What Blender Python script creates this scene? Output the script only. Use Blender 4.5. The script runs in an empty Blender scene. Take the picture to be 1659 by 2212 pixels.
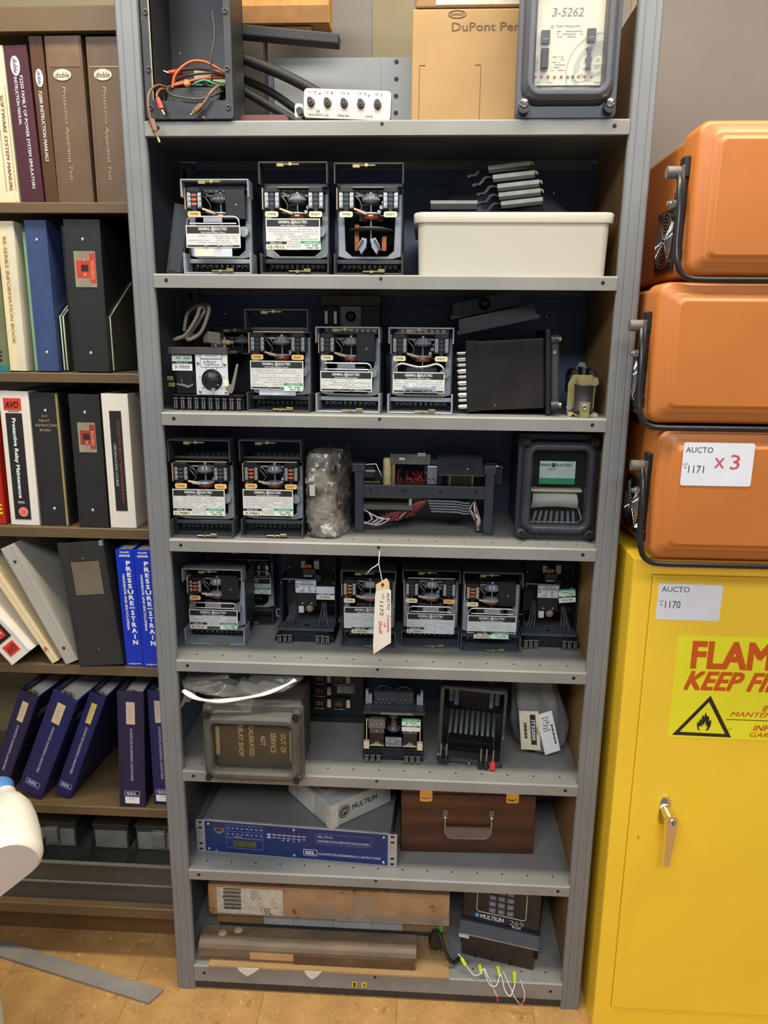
import bpy, math, random
from mathutils import Vector, Matrix
R = math.radians
C = bpy.context.scene.collection
SC = bpy.context.scene

# ---------------------------------------------------------------- camera
cam = bpy.data.cameras.new('camera'); cam_o = bpy.data.objects.new('camera', cam); C.objects.link(cam_o)
cam_o.location = (0.53536, -1.38176, 1.46247)
cam_o.rotation_euler = (R(76.80001), R(-0.55303), R(3.04824))
cam.sensor_width = 36; cam.sensor_height = 36; cam.sensor_fit = 'VERTICAL'; cam.lens = 1596.363 / 2212 * 36
cam.clip_start = 0.02
SC.camera = cam_o

# ---------------------------------------------------------------- world, lights, exposure
w = bpy.data.worlds.new('world'); SC.world = w; w.use_nodes = True
w.node_tree.nodes['Background'].inputs[0].default_value = (0.84, 0.91, 1.0, 1)
w.node_tree.nodes['Background'].inputs[1].default_value = 0.25
def area(name, loc, rot, sx, sy, power, col):
    l = bpy.data.lights.new(name, 'AREA'); l.shape = 'RECTANGLE'; l.size = sx; l.size_y = sy
    l.energy = power; l.color = col
    o = bpy.data.objects.new(name, l); C.objects.link(o); o.location = loc; o.rotation_euler = rot
    return o
# ceiling fluorescent fixtures of the room: one row close to the shelves, one further back in the room
area('ceiling_fixture_near', (0.55, -0.42, 2.78), (0, 0, 0), 2.4, 0.22, 60, (1.0, 0.93, 0.79))
area('ceiling_fixture_far', (0.3, -2.6, 2.78), (R(18), 0, 0), 2.6, 0.7, 80, (0.89, 0.94, 1.0))
SC.view_settings.view_transform = 'Standard'; SC.view_settings.look = 'None'
SC.view_settings.exposure = 0.0; SC.view_settings.gamma = 1.0; SC.view_settings.use_curve_mapping = False

# ---------------------------------------------------------------- materials
def lin(c): 
    c = c / 255.0
    return c / 12.92 if c <= 0.04045 else ((c + 0.055) / 1.055) ** 2.4
MATS = {}
def mat(name, rgb, rough=0.5, metal=0.0, var=0.08, scale=30, bump=0.0, spots=None, alpha=1.0, trans=0.0, stretch=None, coat=0.0, spec=0.5, emit=0.0):
    """procedural material: base colour broken up by noise, optional fine relief and dark or pale specks"""
    if name in MATS: return MATS[name]
    m = bpy.data.materials.new(name); m.use_nodes = True; nt = m.node_tree; N = nt.nodes; L = nt.links
    p = N['Principled BSDF']; col = tuple(lin(v) for v in rgb)
    p.inputs['Roughness'].default_value = rough; p.inputs['Metallic'].default_value = metal
    p.inputs['Specular IOR Level'].default_value = spec; p.inputs['Coat Weight'].default_value = coat
    p.inputs['Alpha'].default_value = alpha; p.inputs['Transmission Weight'].default_value = trans
    tc = N.new('ShaderNodeTexCoord'); mp = N.new('ShaderNodeMapping'); L.new(tc.outputs['Object'], mp.inputs[0])
    if stretch: mp.inputs['Scale'].default_value = stretch
    nz = N.new('ShaderNodeTexNoise'); nz.inputs['Scale'].default_value = scale; nz.inputs['Detail'].default_value = 5
    L.new(mp.outputs[0], nz.inputs['Vector'])
    rp = N.new('ShaderNodeValToRGB'); e = rp.color_ramp.elements
    e[0].position = 0.3; e[1].position = 0.72
    e[0].color = tuple(max(0, v * (1 - 2 * var)) for v in col) + (1,); e[1].color = tuple(min(1, v * (1 + 2 * var)) for v in col) + (1,)
    L.new(nz.outputs['Fac'], rp.inputs[0]); out = rp.outputs[0]
    if spots:
        src, pos, sc, w_ = spots
        n2 = N.new('ShaderNodeTexNoise'); n2.inputs['Scale'].default_value = sc; n2.inputs['Detail'].default_value = 3; n2.inputs['Roughness'].default_value = 0.6
        L.new(mp.outputs[0], n2.inputs['Vector'])
        r2 = N.new('ShaderNodeValToRGB'); r2.color_ramp.elements[0].position = pos; r2.color_ramp.elements[1].position = pos + w_
        L.new(n2.outputs['Fac'], r2.inputs[0])
        mx = N.new('ShaderNodeMix'); mx.data_type = 'RGBA'; L.new(r2.outputs[0], mx.inputs[0]); L.new(out, mx.inputs[6])
        mx.inputs[7].default_value = tuple(lin(v) for v in src) + (1,); out = mx.outputs[2]
    L.new(out, p.inputs['Base Color'])
    if bump:
        b = N.new('ShaderNodeBump'); b.inputs['Strength'].default_value = bump; b.inputs['Distance'].default_value = 0.002
        n3 = N.new('ShaderNodeTexNoise'); n3.inputs['Scale'].default_value = scale * 4; L.new(mp.outputs[0], n3.inputs['Vector'])
        L.new(n3.outputs['Fac'], b.inputs['Height']); L.new(b.outputs[0], p.inputs['Normal'])
    if emit:
        p.inputs['Emission Color'].default_value = col + (1,); p.inputs['Emission Strength'].default_value = emit
    MATS[name] = m
    return m

grey_steel = mat('grey_enamel', (120, 121, 121), 0.38, 0, 0.05, 6, 0.04, ((205, 205, 200), 0.76, 60, 0.02))
shelf_grey = mat('shelf_enamel', (134, 132, 126), 0.42, 0, 0.07, 5, 0.03, ((120, 113, 102), 0.60, 7, 0.22))
side_grey = mat('side_enamel', (120, 125, 127), 0.5, 0, 0.05, 5)
back_blue = mat('back_panel_enamel', (88, 100, 124), 0.42, 0, 0.08, 5)
hardboard = mat('brown_hardboard', (160, 122, 74), 0.62, 0, 0.08, 8, 0.1, None, stretch=(1, 1, .3))
tan_steel = mat('tan_enamel', (98, 78, 51), 0.42, 0, 0.06, 5)
black = mat('black_plastic', (24, 24, 25), 0.38, 0, 0.15, 40)
black_matt = mat('black_matt', (17, 17, 17), 0.7, 0, 0.2, 40)
black_worn = mat('black_worn_enamel', (38, 38, 38), 0.42, 0, 0.15, 20, 0.06, ((150, 150, 135), 0.69, 55, 0.03))
slate = mat('slate_enamel', (70, 77, 84), 0.42, 0, 0.08, 20)
dark_grey = mat('dark_grey_enamel', (56, 57, 60), 0.45, 0, 0.08, 25, 0.05)
case_grey = mat('case_grey_enamel', (78, 79, 83), 0.40, 0, 0.05, 20, 0.06)
dusty = mat('dusty_grey_enamel', (82, 78, 70), 0.62, 0, 0.16, 14, 0.06)
alu = mat('aluminium_paint', (152, 157, 163), 0.38, 0.15, 0.06, 30)
silver = mat('silver_metal', (205, 205, 205), 0.25, 0.9, 0.05, 30)
chrome = mat('chrome', (225, 225, 225), 0.08, 1.0, 0.02, 10)
brass = mat('brass_latch', (160, 144, 96), 0.35, 0.7, 0.1, 60)
copper = mat('copper', (176, 104, 58), 0.32, 0.75, 0.12, 60)
orange_link = mat('orange_link', (208, 104, 44), 0.45, 0, 0.08, 60)
ivory = mat('ivory_tag', (236, 222, 178), 0.45, 0, 0.05, 60)
amber = mat('amber_tag', (240, 182, 100), 0.45, 0, 0.05, 60)
white_paint = mat('white_plate', (204, 203, 196), 0.45, 0, 0.03, 40)
white_paper = mat('white_paper', (232, 230, 224), 0.7, 0, 0.03, 40)
cream_paper = mat('cream_paper', (216, 210, 184), 0.7, 0, 0.04, 40)
green_ink = mat('green_ink', (34, 146, 102), 0.5, 0, 0.05, 60)
ink = mat('black_ink', (28, 27, 26), 0.6, 0, 0.05, 60)
grey_ink = mat('grey_ink', (176, 173, 170), 0.6, 0, 0.05, 60)
white_ink = mat('white_ink', (228, 228, 224), 0.5, 0, 0.02, 60)
red_ink = mat('red_ink', (206, 58, 56), 0.6, 0, 0.05, 60)
wire_black = mat('black_wire', (30, 30, 31), 0.5, 0, 0.1, 60)
wire_grey = mat('grey_wire', (116, 106, 96), 0.5, 0, 0.08, 60)
wire_red = mat('red_wire', (128, 30, 34), 0.5, 0, 0.1, 60)
wire_white = mat('white_wire', (206, 204, 204), 0.5, 0, 0.05, 60)
glass = mat('window_glass', (60, 62, 62), 0.04, 0, 0.0, 5, alpha=0.10, spec=0.6)
kraft = mat('kraft_cardboard', (166, 131, 84), 0.75, 0, 0.05, 9, 0.08)
kraft_dark = mat('brown_cardboard', (146, 110, 70), 0.8, 0, 0.08, 9, 0.1)

# ---------------------------------------------------------------- mesh builder
class B:
    def __init__(s): s.v = []; s.f = []; s.m = []; s.s = []; s.M = None
    def add(s, vs, fs, m=0, sm=False):
        o = len(s.v)
        if s.M is not None: vs = [s.M @ Vector(v) for v in vs]
        s.v += [tuple(v) for v in vs]; s.f += [tuple(i + o for i in f) for f in fs]
        s.m += [m] * len(fs); s.s += [sm] * len(fs); return s
    def box(s, x0, x1, y0, y1, z0, z1, m=0):
        return s.add([(x0,y0,z0),(x1,y0,z0),(x1,y1,z0),(x0,y1,z0),(x0,y0,z1),(x1,y0,z1),(x1,y1,z1),(x0,y1,z1)],
                     [(0,3,2,1),(4,5,6,7),(0,1,5,4),(1,2,6,5),(2,3,7,6),(3,0,4,7)], m)
    def bar(s, p, q, w, h, m=0, up=(0, 0, 1)):
        p, q = Vector(p), Vector(q); d = (q - p).normalized(); u = Vector(up)
        if abs(d.dot(u)) > .98: u = Vector((0, 1, 0))
        a = d.cross(u).normalized() * w / 2; b = a.cross(d).normalized() * h / 2
        vs = [p - a - b, p + a - b, p + a + b, p - a + b, q - a - b, q + a - b, q + a + b, q - a + b]
        return s.add(vs, [(0,3,2,1),(4,5,6,7),(0,1,5,4),(1,2,6,5),(2,3,7,6),(3,0,4,7)], m)
    def cyl(s, p, q, r, n=14, m=0, r2=None, sm=True):
        p, q = Vector(p), Vector(q); d = (q - p).normalized(); r2 = r if r2 is None else r2
        u = Vector((0, 0, 1)) if abs(d.z) < .9 else Vector((0, 1, 0)); a = d.cross(u).normalized(); b = a.cross(d)
        vs = []
        for c, rr in ((p, r), (q, r2)):
            vs += [c + a * rr * math.cos(2*math.pi*i/n) + b * rr * math.sin(2*math.pi*i/n) for i in range(n)]
        s.add(vs, [(i, (i+1) % n, n + (i+1) % n, n + i) for i in range(n)], m, sm)
        return s.add(vs, [tuple(range(n))[::-1], tuple(range(n, 2*n))], m)
    def tube(s, pts, r, n=8, m=0, closed=False, ry=None):
        pts = [Vector(p) for p in pts]; k = len(pts); vs = []; nrm = None
        for i, p in enumerate(pts):
            if closed: d = pts[(i+1) % k] - pts[i-1]
            else: d = pts[min(i+1, k-1)] - pts[max(i-1, 0)]
            d.normalize()
            if nrm is None:
                u = Vector((0, 0, 1)) if abs(d.z) < .9 else Vector((0, 1, 0)); nrm = d.cross(u).normalized()
            else:
                nrm = (nrm - d * nrm.dot(d)).normalized()
            b = d.cross(nrm); rr = r[i] if isinstance(r, (list, tuple)) else r
            vs += [p + nrm * rr * math.cos(2*math.pi*j/n) + b * (ry or rr) * math.sin(2*math.pi*j/n) for j in range(n)]
        fs = []
        for i in range(k if closed else k - 1):
            for j in range(n):
                a = i*n; c = ((i+1) % k)*n; fs.append((a + j, a + (j+1) % n, c + (j+1) % n, c + j))
        s.add(vs, fs, m, True)
        if not closed: s.add(vs[:n] + vs[-n:], [tuple(range(n))[::-1], tuple(range(n, 2*n))], m)
        return s
    def lathe(s, prof, c=(0,0,0), n=24, m=0, axis='z', sm=True, sx=1, sy=1, rib=0.0):
        vs = []; k = len(prof)
        for r, h in prof:
            for i in range(n):
                t = 2*math.pi*i/n; rr = r * (1 - (rib if i % 2 else 0)); x, y = rr*math.cos(t)*sx, rr*math.sin(t)*sy
                v = (x, y, h) if axis == 'z' else ((x, -h, y) if axis == 'y' else (h, x, y))
                vs.append((v[0]+c[0], v[1]+c[1], v[2]+c[2]))
        fs = [(a*n + i, a*n + (i+1) % n, (a+1)*n + (i+1) % n, (a+1)*n + i) for a in range(k-1) for i in range(n)]
        s.add(vs, fs, m, sm); s.add(vs[:n] + vs[-n:], [tuple(range(n))[::-1], tuple(range(n, 2*n))], m); return s
    def prism(s, poly, a, b, m=0, plane='xz', sm=False):
        """extrude a 2-D polygon; plane xz -> between y=a and y=b, xy -> z, yz -> x"""
        def P(u, v, t): return (u, t, v) if plane == 'xz' else ((u, v, t) if plane == 'xy' else (t, u, v))
        n = len(poly); vs = [P(u, v, a) for u, v in poly] + [P(u, v, b) for u, v in poly]
        s.add(vs, [(i, (i+1) % n, n + (i+1) % n, n + i) for i in range(n)], m, sm)
        return s.add(vs, [tuple(range(n))[::-1], tuple(range(n, 2*n))], m)
    def ring(s, outer, inner, y0, y1, m=0, yo=None):
        """flat frame between two outlines with the same number of points (xz plane)"""
        n = len(outer); vs = [(u, y0, v) for u, v in outer] + [(u, y0, v) for u, v in inner] + [(u, y1, v) for u, v in outer] + [(u, y1, v) for u, v in inner]
        fs = []
        for i in range(n):
            j = (i+1) % n
            fs += [(i, j, n+j, n+i), (2*n+i, 3*n+i, 3*n+j, 2*n+j), (i, 2*n+i, 2*n+j, j), (n+i, n+j, 3*n+j, 3*n+i)]
        return s.add(vs, fs, m)
    def quad(s, p, m=0): return s.add(p, [tuple(range(len(p)))], m)
    def grid(s, fn, nu, nv, m=0, sm=True, closeu=False):
        vs = [fn(i / nu, j / nv) for j in range(nv + 1) for i in range(nu + (0 if closeu else 1))]; w_ = nu + (0 if closeu else 1)
        fs = [(j*w_ + i, j*w_ + (i+1) % w_, (j+1)*w_ + (i+1) % w_, (j+1)*w_ + i) for j in range(nv) for i in range(nu)]
        return s.add(vs, fs, m, sm)
    def text(s, t, o, w, h, m=0, ux=(1,0,0), uz=(0,0,1), bold=0.0, shear=0.0):
        """printed lettering fitted into a w x h box whose lower-left corner is o"""
        vs, fs, n0 = glyphs(t, bold, shear); ux, uz, o = Vector(ux), Vector(uz), Vector(o); nn = ux.cross(uz)
        return s.add([o + ux * (a * w) + uz * (b * h) + nn * (.00006 * (i // n0)) for i, (a, b) in enumerate(vs)], fs, m)
def rr(x0, x1, z0, z1, r, n=4):
    pts = []
    for cx, cz, a in ((x1-r, z0+r, -90), (x1-r, z1-r, 0), (x0+r, z1-r, 90), (x0+r, z0+r, 180)):
        for i in range(n+1):
            t = R(a + 90*i/n); pts.append((cx + r*math.cos(t), cz + r*math.sin(t)))
    return pts
_gl = {}
def glyphs(t, bold, shear):
    bold = 0 if bold < 0 else max(bold, .012)
    k = (t, bold, shear)
    if k in _gl: return _gl[k]
    cu = bpy.data.curves.new('lettering', 'FONT'); cu.body = t; cu.resolution_u = 2; cu.shear = shear; cu.align_x = 'CENTER'; cu.space_line = 0.95
    ob = bpy.data.objects.new('lettering', cu); me = bpy.data.meshes.new_from_object(ob)
    vs = [(v.co.x, v.co.y) for v in me.vertices]; fs = [tuple(p.vertices) for p in me.polygons]
    sh = [(0, 0)] if not bold else ([(-bold, 0), (bold, 0)] if bold <= .018 else [(-bold, -bold), (bold, -bold), (bold, bold), (-bold, bold)])      # heavier strokes: overlapped shifted copies
    n0 = len(vs); base = (list(vs), list(fs)); vs, fs = [], []
    for k, (dx, dy) in enumerate(sh): vs += [(a + dx, b + dy) for a, b in base[0]]; fs += [tuple(i + k*n0 for i in f) for f in base[1]]
    bpy.data.objects.remove(ob); bpy.data.curves.remove(cu); bpy.data.meshes.remove(me)
    x0, x1 = min(v[0] for v in vs), max(v[0] for v in vs); y0, y1 = min(v[1] for v in vs), max(v[1] for v in vs)
    vs = [((a - x0) / max(1e-6, x1 - x0), (b - y0) / max(1e-6, y1 - y0)) for a, b in vs]
    _gl[k] = (vs, fs, n0); return _gl[k]
MEM = {}
def obj(name, b, mats, parent=None, loc=None, rot=None, bevel=0.0, key=None, label=None, stuff=False, seg=2, subsurf=0):
    """link one builder (or a remembered mesh) as ONE object"""
    if key is not None and key in MEM: me = MEM[key]
    else:
        if callable(b): b = b()
        me = bpy.data.meshes.new(name); me.from_pydata(b.v, [], b.f)
        mats = mats if isinstance(mats, (list, tuple)) else [mats]
        for m in mats: me.materials.append(m)
        me.polygons.foreach_set('material_index', b.m); me.polygons.foreach_set('use_smooth', b.s); me.update()
        if key is not None: MEM[key] = me
    o = bpy.data.objects.new(name, me); C.objects.link(o)
    if parent: o.parent = parent
    if loc: o.location = loc
    if rot: o.rotation_euler = rot
    if bevel:
        md = o.modifiers.new('bevel', 'BEVEL'); md.width = bevel; md.segments = seg; md.limit_method = 'ANGLE'; md.angle_limit = R(40)
    if subsurf:
        md = o.modifiers.new('sub', 'SUBSURF'); md.levels = md.render_levels = subsurf
    if label: o['label'] = label
    if stuff: o['kind'] = 'stuff'
    return o
def thing(name, label, cat, loc=(0,0,0), rot=(0,0,0), group=None):
    o = bpy.data.objects.new(name, None); C.objects.link(o); o.empty_display_size = 0.03
    o.location = loc; o.rotation_euler = rot if isinstance(rot, tuple) else (0, 0, R(rot))
    return tag(o, label, cat, group)
def tag(o, label, cat, group=None):
    o['label'] = label; o['category'] = cat
    if group: o['group'] = group
    return o
def bez(pts, n=8):
    """smooth curve through points (Catmull-Rom)"""
    P = [Vector(p) for p in pts]; P = [2*P[0]-P[1]] + P + [2*P[-1]-P[-2]]; out = []
    for i in range(1, len(P)-2):
        a, b, c, d = P[i-1:i+3]
        for k in range(n):
            t = k / n; out.append(0.5*((2*b) + (c-a)*t + (2*a-5*b+4*c-d)*t*t + (3*b-a-3*c+d)*t**3))
    out.append(P[-2]); return out
rnd = random.Random(7)
def print_lines(b, x0, x1, z0, z1, y, rows, m=0, seed=1, dens=.75):
    """rows of small print, too fine to read in the photograph"""
    g = random.Random(seed); dz = (z1 - z0) / rows
    for r_ in range(rows):
        x = x0; z = z0 + dz * (r_ + .3)
        while x < x1:
            w_ = g.uniform(.03, .16) * (x1 - x0); e = min(x + w_, x1)
            if g.random() < dens: b.quad([(x, y, z), (e, y, z), (e, y, z + dz*.38), (x, y, z + dz*.38)], m)
            x = e + .02 * (x1 - x0)
    return b

# ---------------------------------------------------------------- the room
def floor_mat():
    m = bpy.data.materials.new('tan_floor_vinyl'); m.use_nodes = True; nt = m.node_tree; N = nt.nodes; L = nt.links; p = N['Principled BSDF']
    tc = N.new('ShaderNodeTexCoord')
    def noise(sc, det=5, rough=.6):
        n = N.new('ShaderNodeTexNoise'); n.inputs['Scale'].default_value = sc; n.inputs['Detail'].default_value = det; n.inputs['Roughness'].default_value = rough
        L.new(tc.outputs['Object'], n.inputs['Vector']); return n
    def ramp(src, a, b, ca, cb):
        r = N.new('ShaderNodeValToRGB'); r.color_ramp.elements[0].position = a; r.color_ramp.elements[1].position = b
        r.color_ramp.elements[0].color = ca; r.color_ramp.elements[1].color = cb; L.new(src, r.inputs[0]); return r
    c = lambda *v: tuple(lin(x) for x in v) + (1,)
    base = ramp(noise(14).outputs['Fac'], .3, .7, c(168, 125, 74), c(194, 148, 88))
    fle = ramp(noise(60, 2).outputs['Fac'], .66, .72, (0,0,0,1), (1,1,1,1))
    mx = N.new('ShaderNodeMix'); mx.data_type = 'RGBA'; L.new(fle.outputs[0], mx.inputs[0]); L.new(base.outputs[0], mx.inputs[6]); mx.inputs[7].default_value = c(222, 178, 112)
    wv = N.new('ShaderNodeTexVoronoi'); wv.feature = 'DISTANCE_TO_EDGE'; wv.inputs['Scale'].default_value = 7; L.new(noise(5).outputs['Color'], wv.inputs['Vector'])
    vein = ramp(wv.outputs['Distance'], .0, .035, (1,1,1,1), (0,0,0,1))
    mk = N.new('ShaderNodeMath'); mk.operation = 'MULTIPLY'; L.new(vein.outputs[0], mk.inputs[0]); L.new(noise(4).outputs['Fac'], mk.inputs[1])
    m2 = N.new('ShaderNodeMix'); m2.data_type = 'RGBA'; L.new(mk.outputs[0], m2.inputs[0]); L.new(mx.outputs[2], m2.inputs[6]); m2.inputs[7].default_value = c(206, 160, 92)
    dk = ramp(noise(26, 4).outputs['Fac'], .60, .74, (0,0,0,1), (1,1,1,1))
    m3 = N.new('ShaderNodeMix'); m3.data_type = 'RGBA'; L.new(dk.outputs[0], m3.inputs[0]); L.new(m2.outputs[2], m3.inputs[6]); m3.inputs[7].default_value = c(146, 106, 64)
    L.new(m3.outputs[2], p.inputs['Base Color']); p.inputs['Roughness'].default_value = .42
    return m
floor_m = floor_mat()
wall_m = mat('painted_block_wall', (114, 106, 98), 0.7, 0, 0.03, 6, 0.35)
strip_m = mat('old_cream_wall_paint', (124, 112, 84), 0.7, 0, 0.04, 8, 0.3)
def structure(o): o['kind'] = 'structure'; return o
fl = bpy.data.objects.new('floor', None); C.objects.link(fl); structure(fl)
# vinyl tiles, 12 inch, thin recessed joints
n = 0
for i in range(-4, 9):
    for j in range(-4, 3):
        x0, y0 = -0.105 + .305*i, -0.28 + .305*j
        if y0 > .5: continue
        obj('floor_tile', lambda: B().box(0.0004, .3046, .0004, .3046, -.004, -.0008), floor_m, fl, (x0, y0, 0), key='tile'); n += 1
structure(obj('floor_screed', B().box(-1.4, 2.7, -1.6, .66, -.05, -.0042), mat('dark_tile_joint', (120, 90, 56), .8)))
wl = structure(obj('wall_back', B().box(-1.3, 2.4, .40, .5, 0, 2.9), wall_m))
obj('paint_band', B().box(.955, 1.02, .398, .4, 0, 2.9), strip_m, wl, label='cream band of older paint beside the grey shelving')
obj('paint_band', B().box(.41, .50, .3975, .4, 0, 2.9), strip_m, wl)

# ---------------------------------------------------------------- grey steel shelving unit
SZ = [1.8275, 1.5738, 1.3229, 1.0737, .8169, .5631, .3189, .066]
W, D = .914, .30
unit = thing('shelving_unit', 'tall grey steel shelving unit with eight shelves full of electrical relays', 'shelving')
def post_profile(sx):
    p = [(0, .045), (0, .003), (.003, 0), (.009, 0), (.011, 0.0011), (.013, 0), (.027, 0), (.029, 0.0011), (.031, 0), (.039, 0), (.0415, .003), (.0415, .012), (.039, .012), (.039, .004), (.004, .004), (.004, .045)]
    return [(u if sx > 0 else W - u, v) for u, v in p]
for sx in (1, -1):
    obj('front_post', B().prism(post_profile(sx), 0, 2.35, 0, 'xy'), grey_steel, unit)
    x = 0 if sx > 0 else W - .03
    bp = B().box(x, x + .03, D - .002, D, 0, 2.02).box(x if sx > 0 else x + .028, x + (.002 if sx > 0 else .03), D - .03, D, 0, 2.02)
    for k in range(40): bp.box(x + .011, x + .019, D - .0026, D - .002, .04 + k*.05, .058 + k*.05, 1)
    obj('back_post', bp, [side_grey, black_matt], unit)
obj('side_panel', B().box(.004, .0062, .012, D - .002, .02, 2.02), side_grey, unit, label='grey steel side panel')
obj('side_panel', B().box(W - .030, W - .012, .013, D - .003, .02, 2.02), hardboard, unit, label='brown hardboard side panel')
bk = obj('back_panel', B().box(.006, W - .006, D, D + .0015, .02, 1.99), back_blue, unit, label='dark blue-grey steel back panel')
for z in SZ[1:]:
    obj('back_rib', B().box(.04, W - .04, D - .004, D - .0002, z + .205, z + .212), back_blue, bk, bevel=.001)
    obj('rivet', lambda: B().lathe([(.006, 0), (.005, .002), (.0015, .003)], n=10, axis='y'), silver, bk, (.09, D - .0005, z + .19), key='rivet')
    obj('rivet', None, None, bk, (.80, D - .0005, z + .19), key='rivet')
for i, z in enumerate(SZ):
    b = B(); hgt = .0245 if i < 7 else .042
    b.prism([(.0, -hgt), (.0, -.003), (.003, 0), (D - .004, 0), (D - .004, -.02), (D - .006, -.02), (D - .006, -.002), (.004, -.002), (.002, -.004), (.002, -hgt+.002), (.012, -hgt+.002), (.012, -hgt)], .0405, W - .0405, 0, 'yz')
    b.box(.007, .0405, .0125, D - .004, -.002, 0).box(W - .0405, W - .031, .0135, D - .004, -.002, 0)
    for k in range(15):
        x = .075 + k * .0547
        b.cyl((x, .030, -.0001), (x, .030, .0002), .0023, 8, 1)
    for x in (.064, W - .066): b.cyl((x, -.0003, -hgt*.48), (x, .001, -hgt*.48), .0036, 10, 1)
    b.cyl((.455, -.0003, -.007), (.455, .001, -.007), .0032, 8, 1)
    s = obj('shelf', b, [shelf_grey, black_matt], unit, (0, 0, z))
obj('toe_strip', B().box(.0405, W - .0405, .006, .010, .001, .0238), mat('dark_toe_steel', (58, 54, 50), .6), unit, label='dark recessed toe strip')
for x, t in ((.402, '1'), (.424, '4')):
    obj('number_sticker', B().prism(rr(0, .0125, 0, .0145, .002), -.0008, 0, 0).text(t, (.004, -.001, .002), .005, .0105, 1), [mat('yellow_sticker', (214, 178, 40), .6), ink], unit, (x, -.0001, .0300), label='yellow number sticker')

# ---------------------------------------------------------------- protective relays in their draw-out cradles
GR = 'protective relays on the grey shelves'
pale_edge = mat('pale_insulation_edge', (214, 186, 150), .5)
LOOPM = {'dark': dark_grey, 'silver': alu, 'slate': slate}
def cyl_screw(b, x, y, z, r=.0025, m=0): return b.cyl((x, y, z), (x, y - .002, z), r, 8, m)
def monogram(b, x, y, z, r, m_disc, m_ink):
    b.cyl((x, y, z), (x, y - .0002, z), r, 16, m_disc)
    b.tube([(x + r*.8*math.cos(t), y - .0003, z + r*.8*math.sin(t)) for t in [k*.5236 for k in range(12)]], r*.07, 4, m_ink, True)
    b.text('ge', (x - r*.5, y - .0004, z - r*.45), r, r*.8, m_ink, shear=.3)
def terminal_block(root, x, z, link, tagc, word, side):
    b = B().box(-.0145, .0145, 0, .03, 0, .034).box(-.012, .012, -.003, .002, .028, .037).box(-.004, .004, -.002, 0, -.006, .03)
    blk = obj('terminal_block', b, black, root, (x, .012, z), bevel=.0012, key='tblock', seg=1)
    def strips():
        q = B()
        for sx in (-1, 1):
            q.box(sx*.0095 - .003, sx*.0095 + .003, -.0012, 0, .003, .028)
            for k in range(3): cyl_screw(q, sx*.0095, -.0012, .007 + k*.0085)
        return q
    obj('screw_strip', strips, silver, blk, key='strips')
    for k in range(3): obj('link', lambda: B().box(-.0048, .0048, -.0026, 0, 0, .0040), orange_link if link == 'orange' else dark_grey, blk, (0, 0, .0065 + k*.0075), key='link_' + link, bevel=.0006, seg=1)
    def tg():
        q = B(); c = .002; w2 = .0118
        q.prism([(-w2+c, 0), (w2-c, 0), (w2, c), (w2, .0095-c), (w2-c, .0095), (-w2+c, .0095), (-w2, .0095-c), (-w2, c)], -.0008, 0, 0)
        return q.text(word, (-.0075, -.001, .0030), .015, .0036, 1)
    obj('name_tag', tg, [ivory if tagc == 'ivory' else amber, ink], blk, (0, -.0035, -.0135), key='tag_%s_%s' % (tagc, word), label='%s %s tag' % (tagc, word))
    if side: obj('edge_plate', lambda: B().box(-.0012, 0, -.002, .028, .0, .036), pale_edge, blk, (side*.016, 0, 0), key='edge')
    return blk
def serial(root, x0, z0, w_, h, y, text):
    b = B().box(x0, x0 + w_, y - .0004, y, z0, z0 + h*.66).box(x0, x0 + w_, y - .0004, y, z0 + h*.66, z0 + h, 1)
    b.text('SERIAL NO.', (x0 + w_*.2, y - .0006, z0 + h*.72), w_*.6, h*.2, 2)
    if text: b.text(text, (x0 + w_*.1, y - .0006, z0 + h*.14), w_*.78, h*.36, 1, shear=.15)
    return obj('serial_sticker', b, [cream_paper, ink, white_ink], root)
def calib(root, x0, z0, w_, h, y, hand=True, rows=('M7  5/87', 'MAY 85')):
    b = B().box(x0, x0 + w_, y - .0004, y, z0, z0 + h*.72).box(x0, x0 + w_, y - .0004, y, z0 + h*.70, z0 + h, 1)
    b.text('CALIBRATION', (x0 + w_*.14, y - .0006, z0 + h*.76), w_*.72, h*.17, 2)
    if hand:
        b.text(rows[0], (x0 + w_*.2, y - .0006, z0 + h*.40), w_*.7, h*.22, 3, shear=.2); b.text(rows[1], (x0 + w_*.3, y - .0006, z0 + h*.08), w_*.6, h*.24, 3, shear=.2)
    return obj('calibration_sticker', b, [mat('pale_green_paper', (214, 232, 206), .7), green_ink, white_ink, ink], root)
def nameplate(root, x0, x1, z0, z1, y, head=.0115, foot=True, seed=1, tilt=0):
    b = B().box(x0, x1, y, y + .0008, z0, z1)
    b.box(x0 + .002, x1 - .002, y - .0002, y, z1 - .002 - head, z1 - .002, 1)
    w_ = x1 - x0; zc = z1 - .002 - head*.48
    b.text('GENERAL', (x0 + w_*.23, y - .0004, zc - .0009), w_*.22, head*.42, 2, bold=.02); b.text('ELECTRIC', (x0 + w_*.545, y - .0004, zc - .0009), w_*.22, head*.42, 2, bold=.02)
    monogram(b, x0 + w_*.5, y - .0003, zc + .001, head*.33, 2, 1)
    b.text('TIME OVERCURRENT RELAY', (x0 + w_*.27, y - .0004, z1 - .0015 - head), w_*.46, head*.2, 2)
    zb = z0 + .003
    if foot:
        b.box(x0 + .002, x1 - .002, y - .0002, y, z0 + .0016, z0 + .0046, 1); zb = z0 + .006
        b.text('MADE IN U.S.A.', (x0 + w_*.66, y - .0004, z0 + .0022), w_*.2, .0017, 2)
        for fx in (.36, .6): cyl_screw(b, x0 + w_*fx, y, z0 + .0032, .0022, 3)
    rows = max(4, int((z1 - head - .003 - zb) / .0042))
    print_lines(b, x0 + .004, x1 - .004, zb + .001, z1 - head - .004, y - .0002, rows, 4, seed)
    return obj('nameplate', b, [white_paint, ink, white_ink, silver, grey_ink], root)
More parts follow.
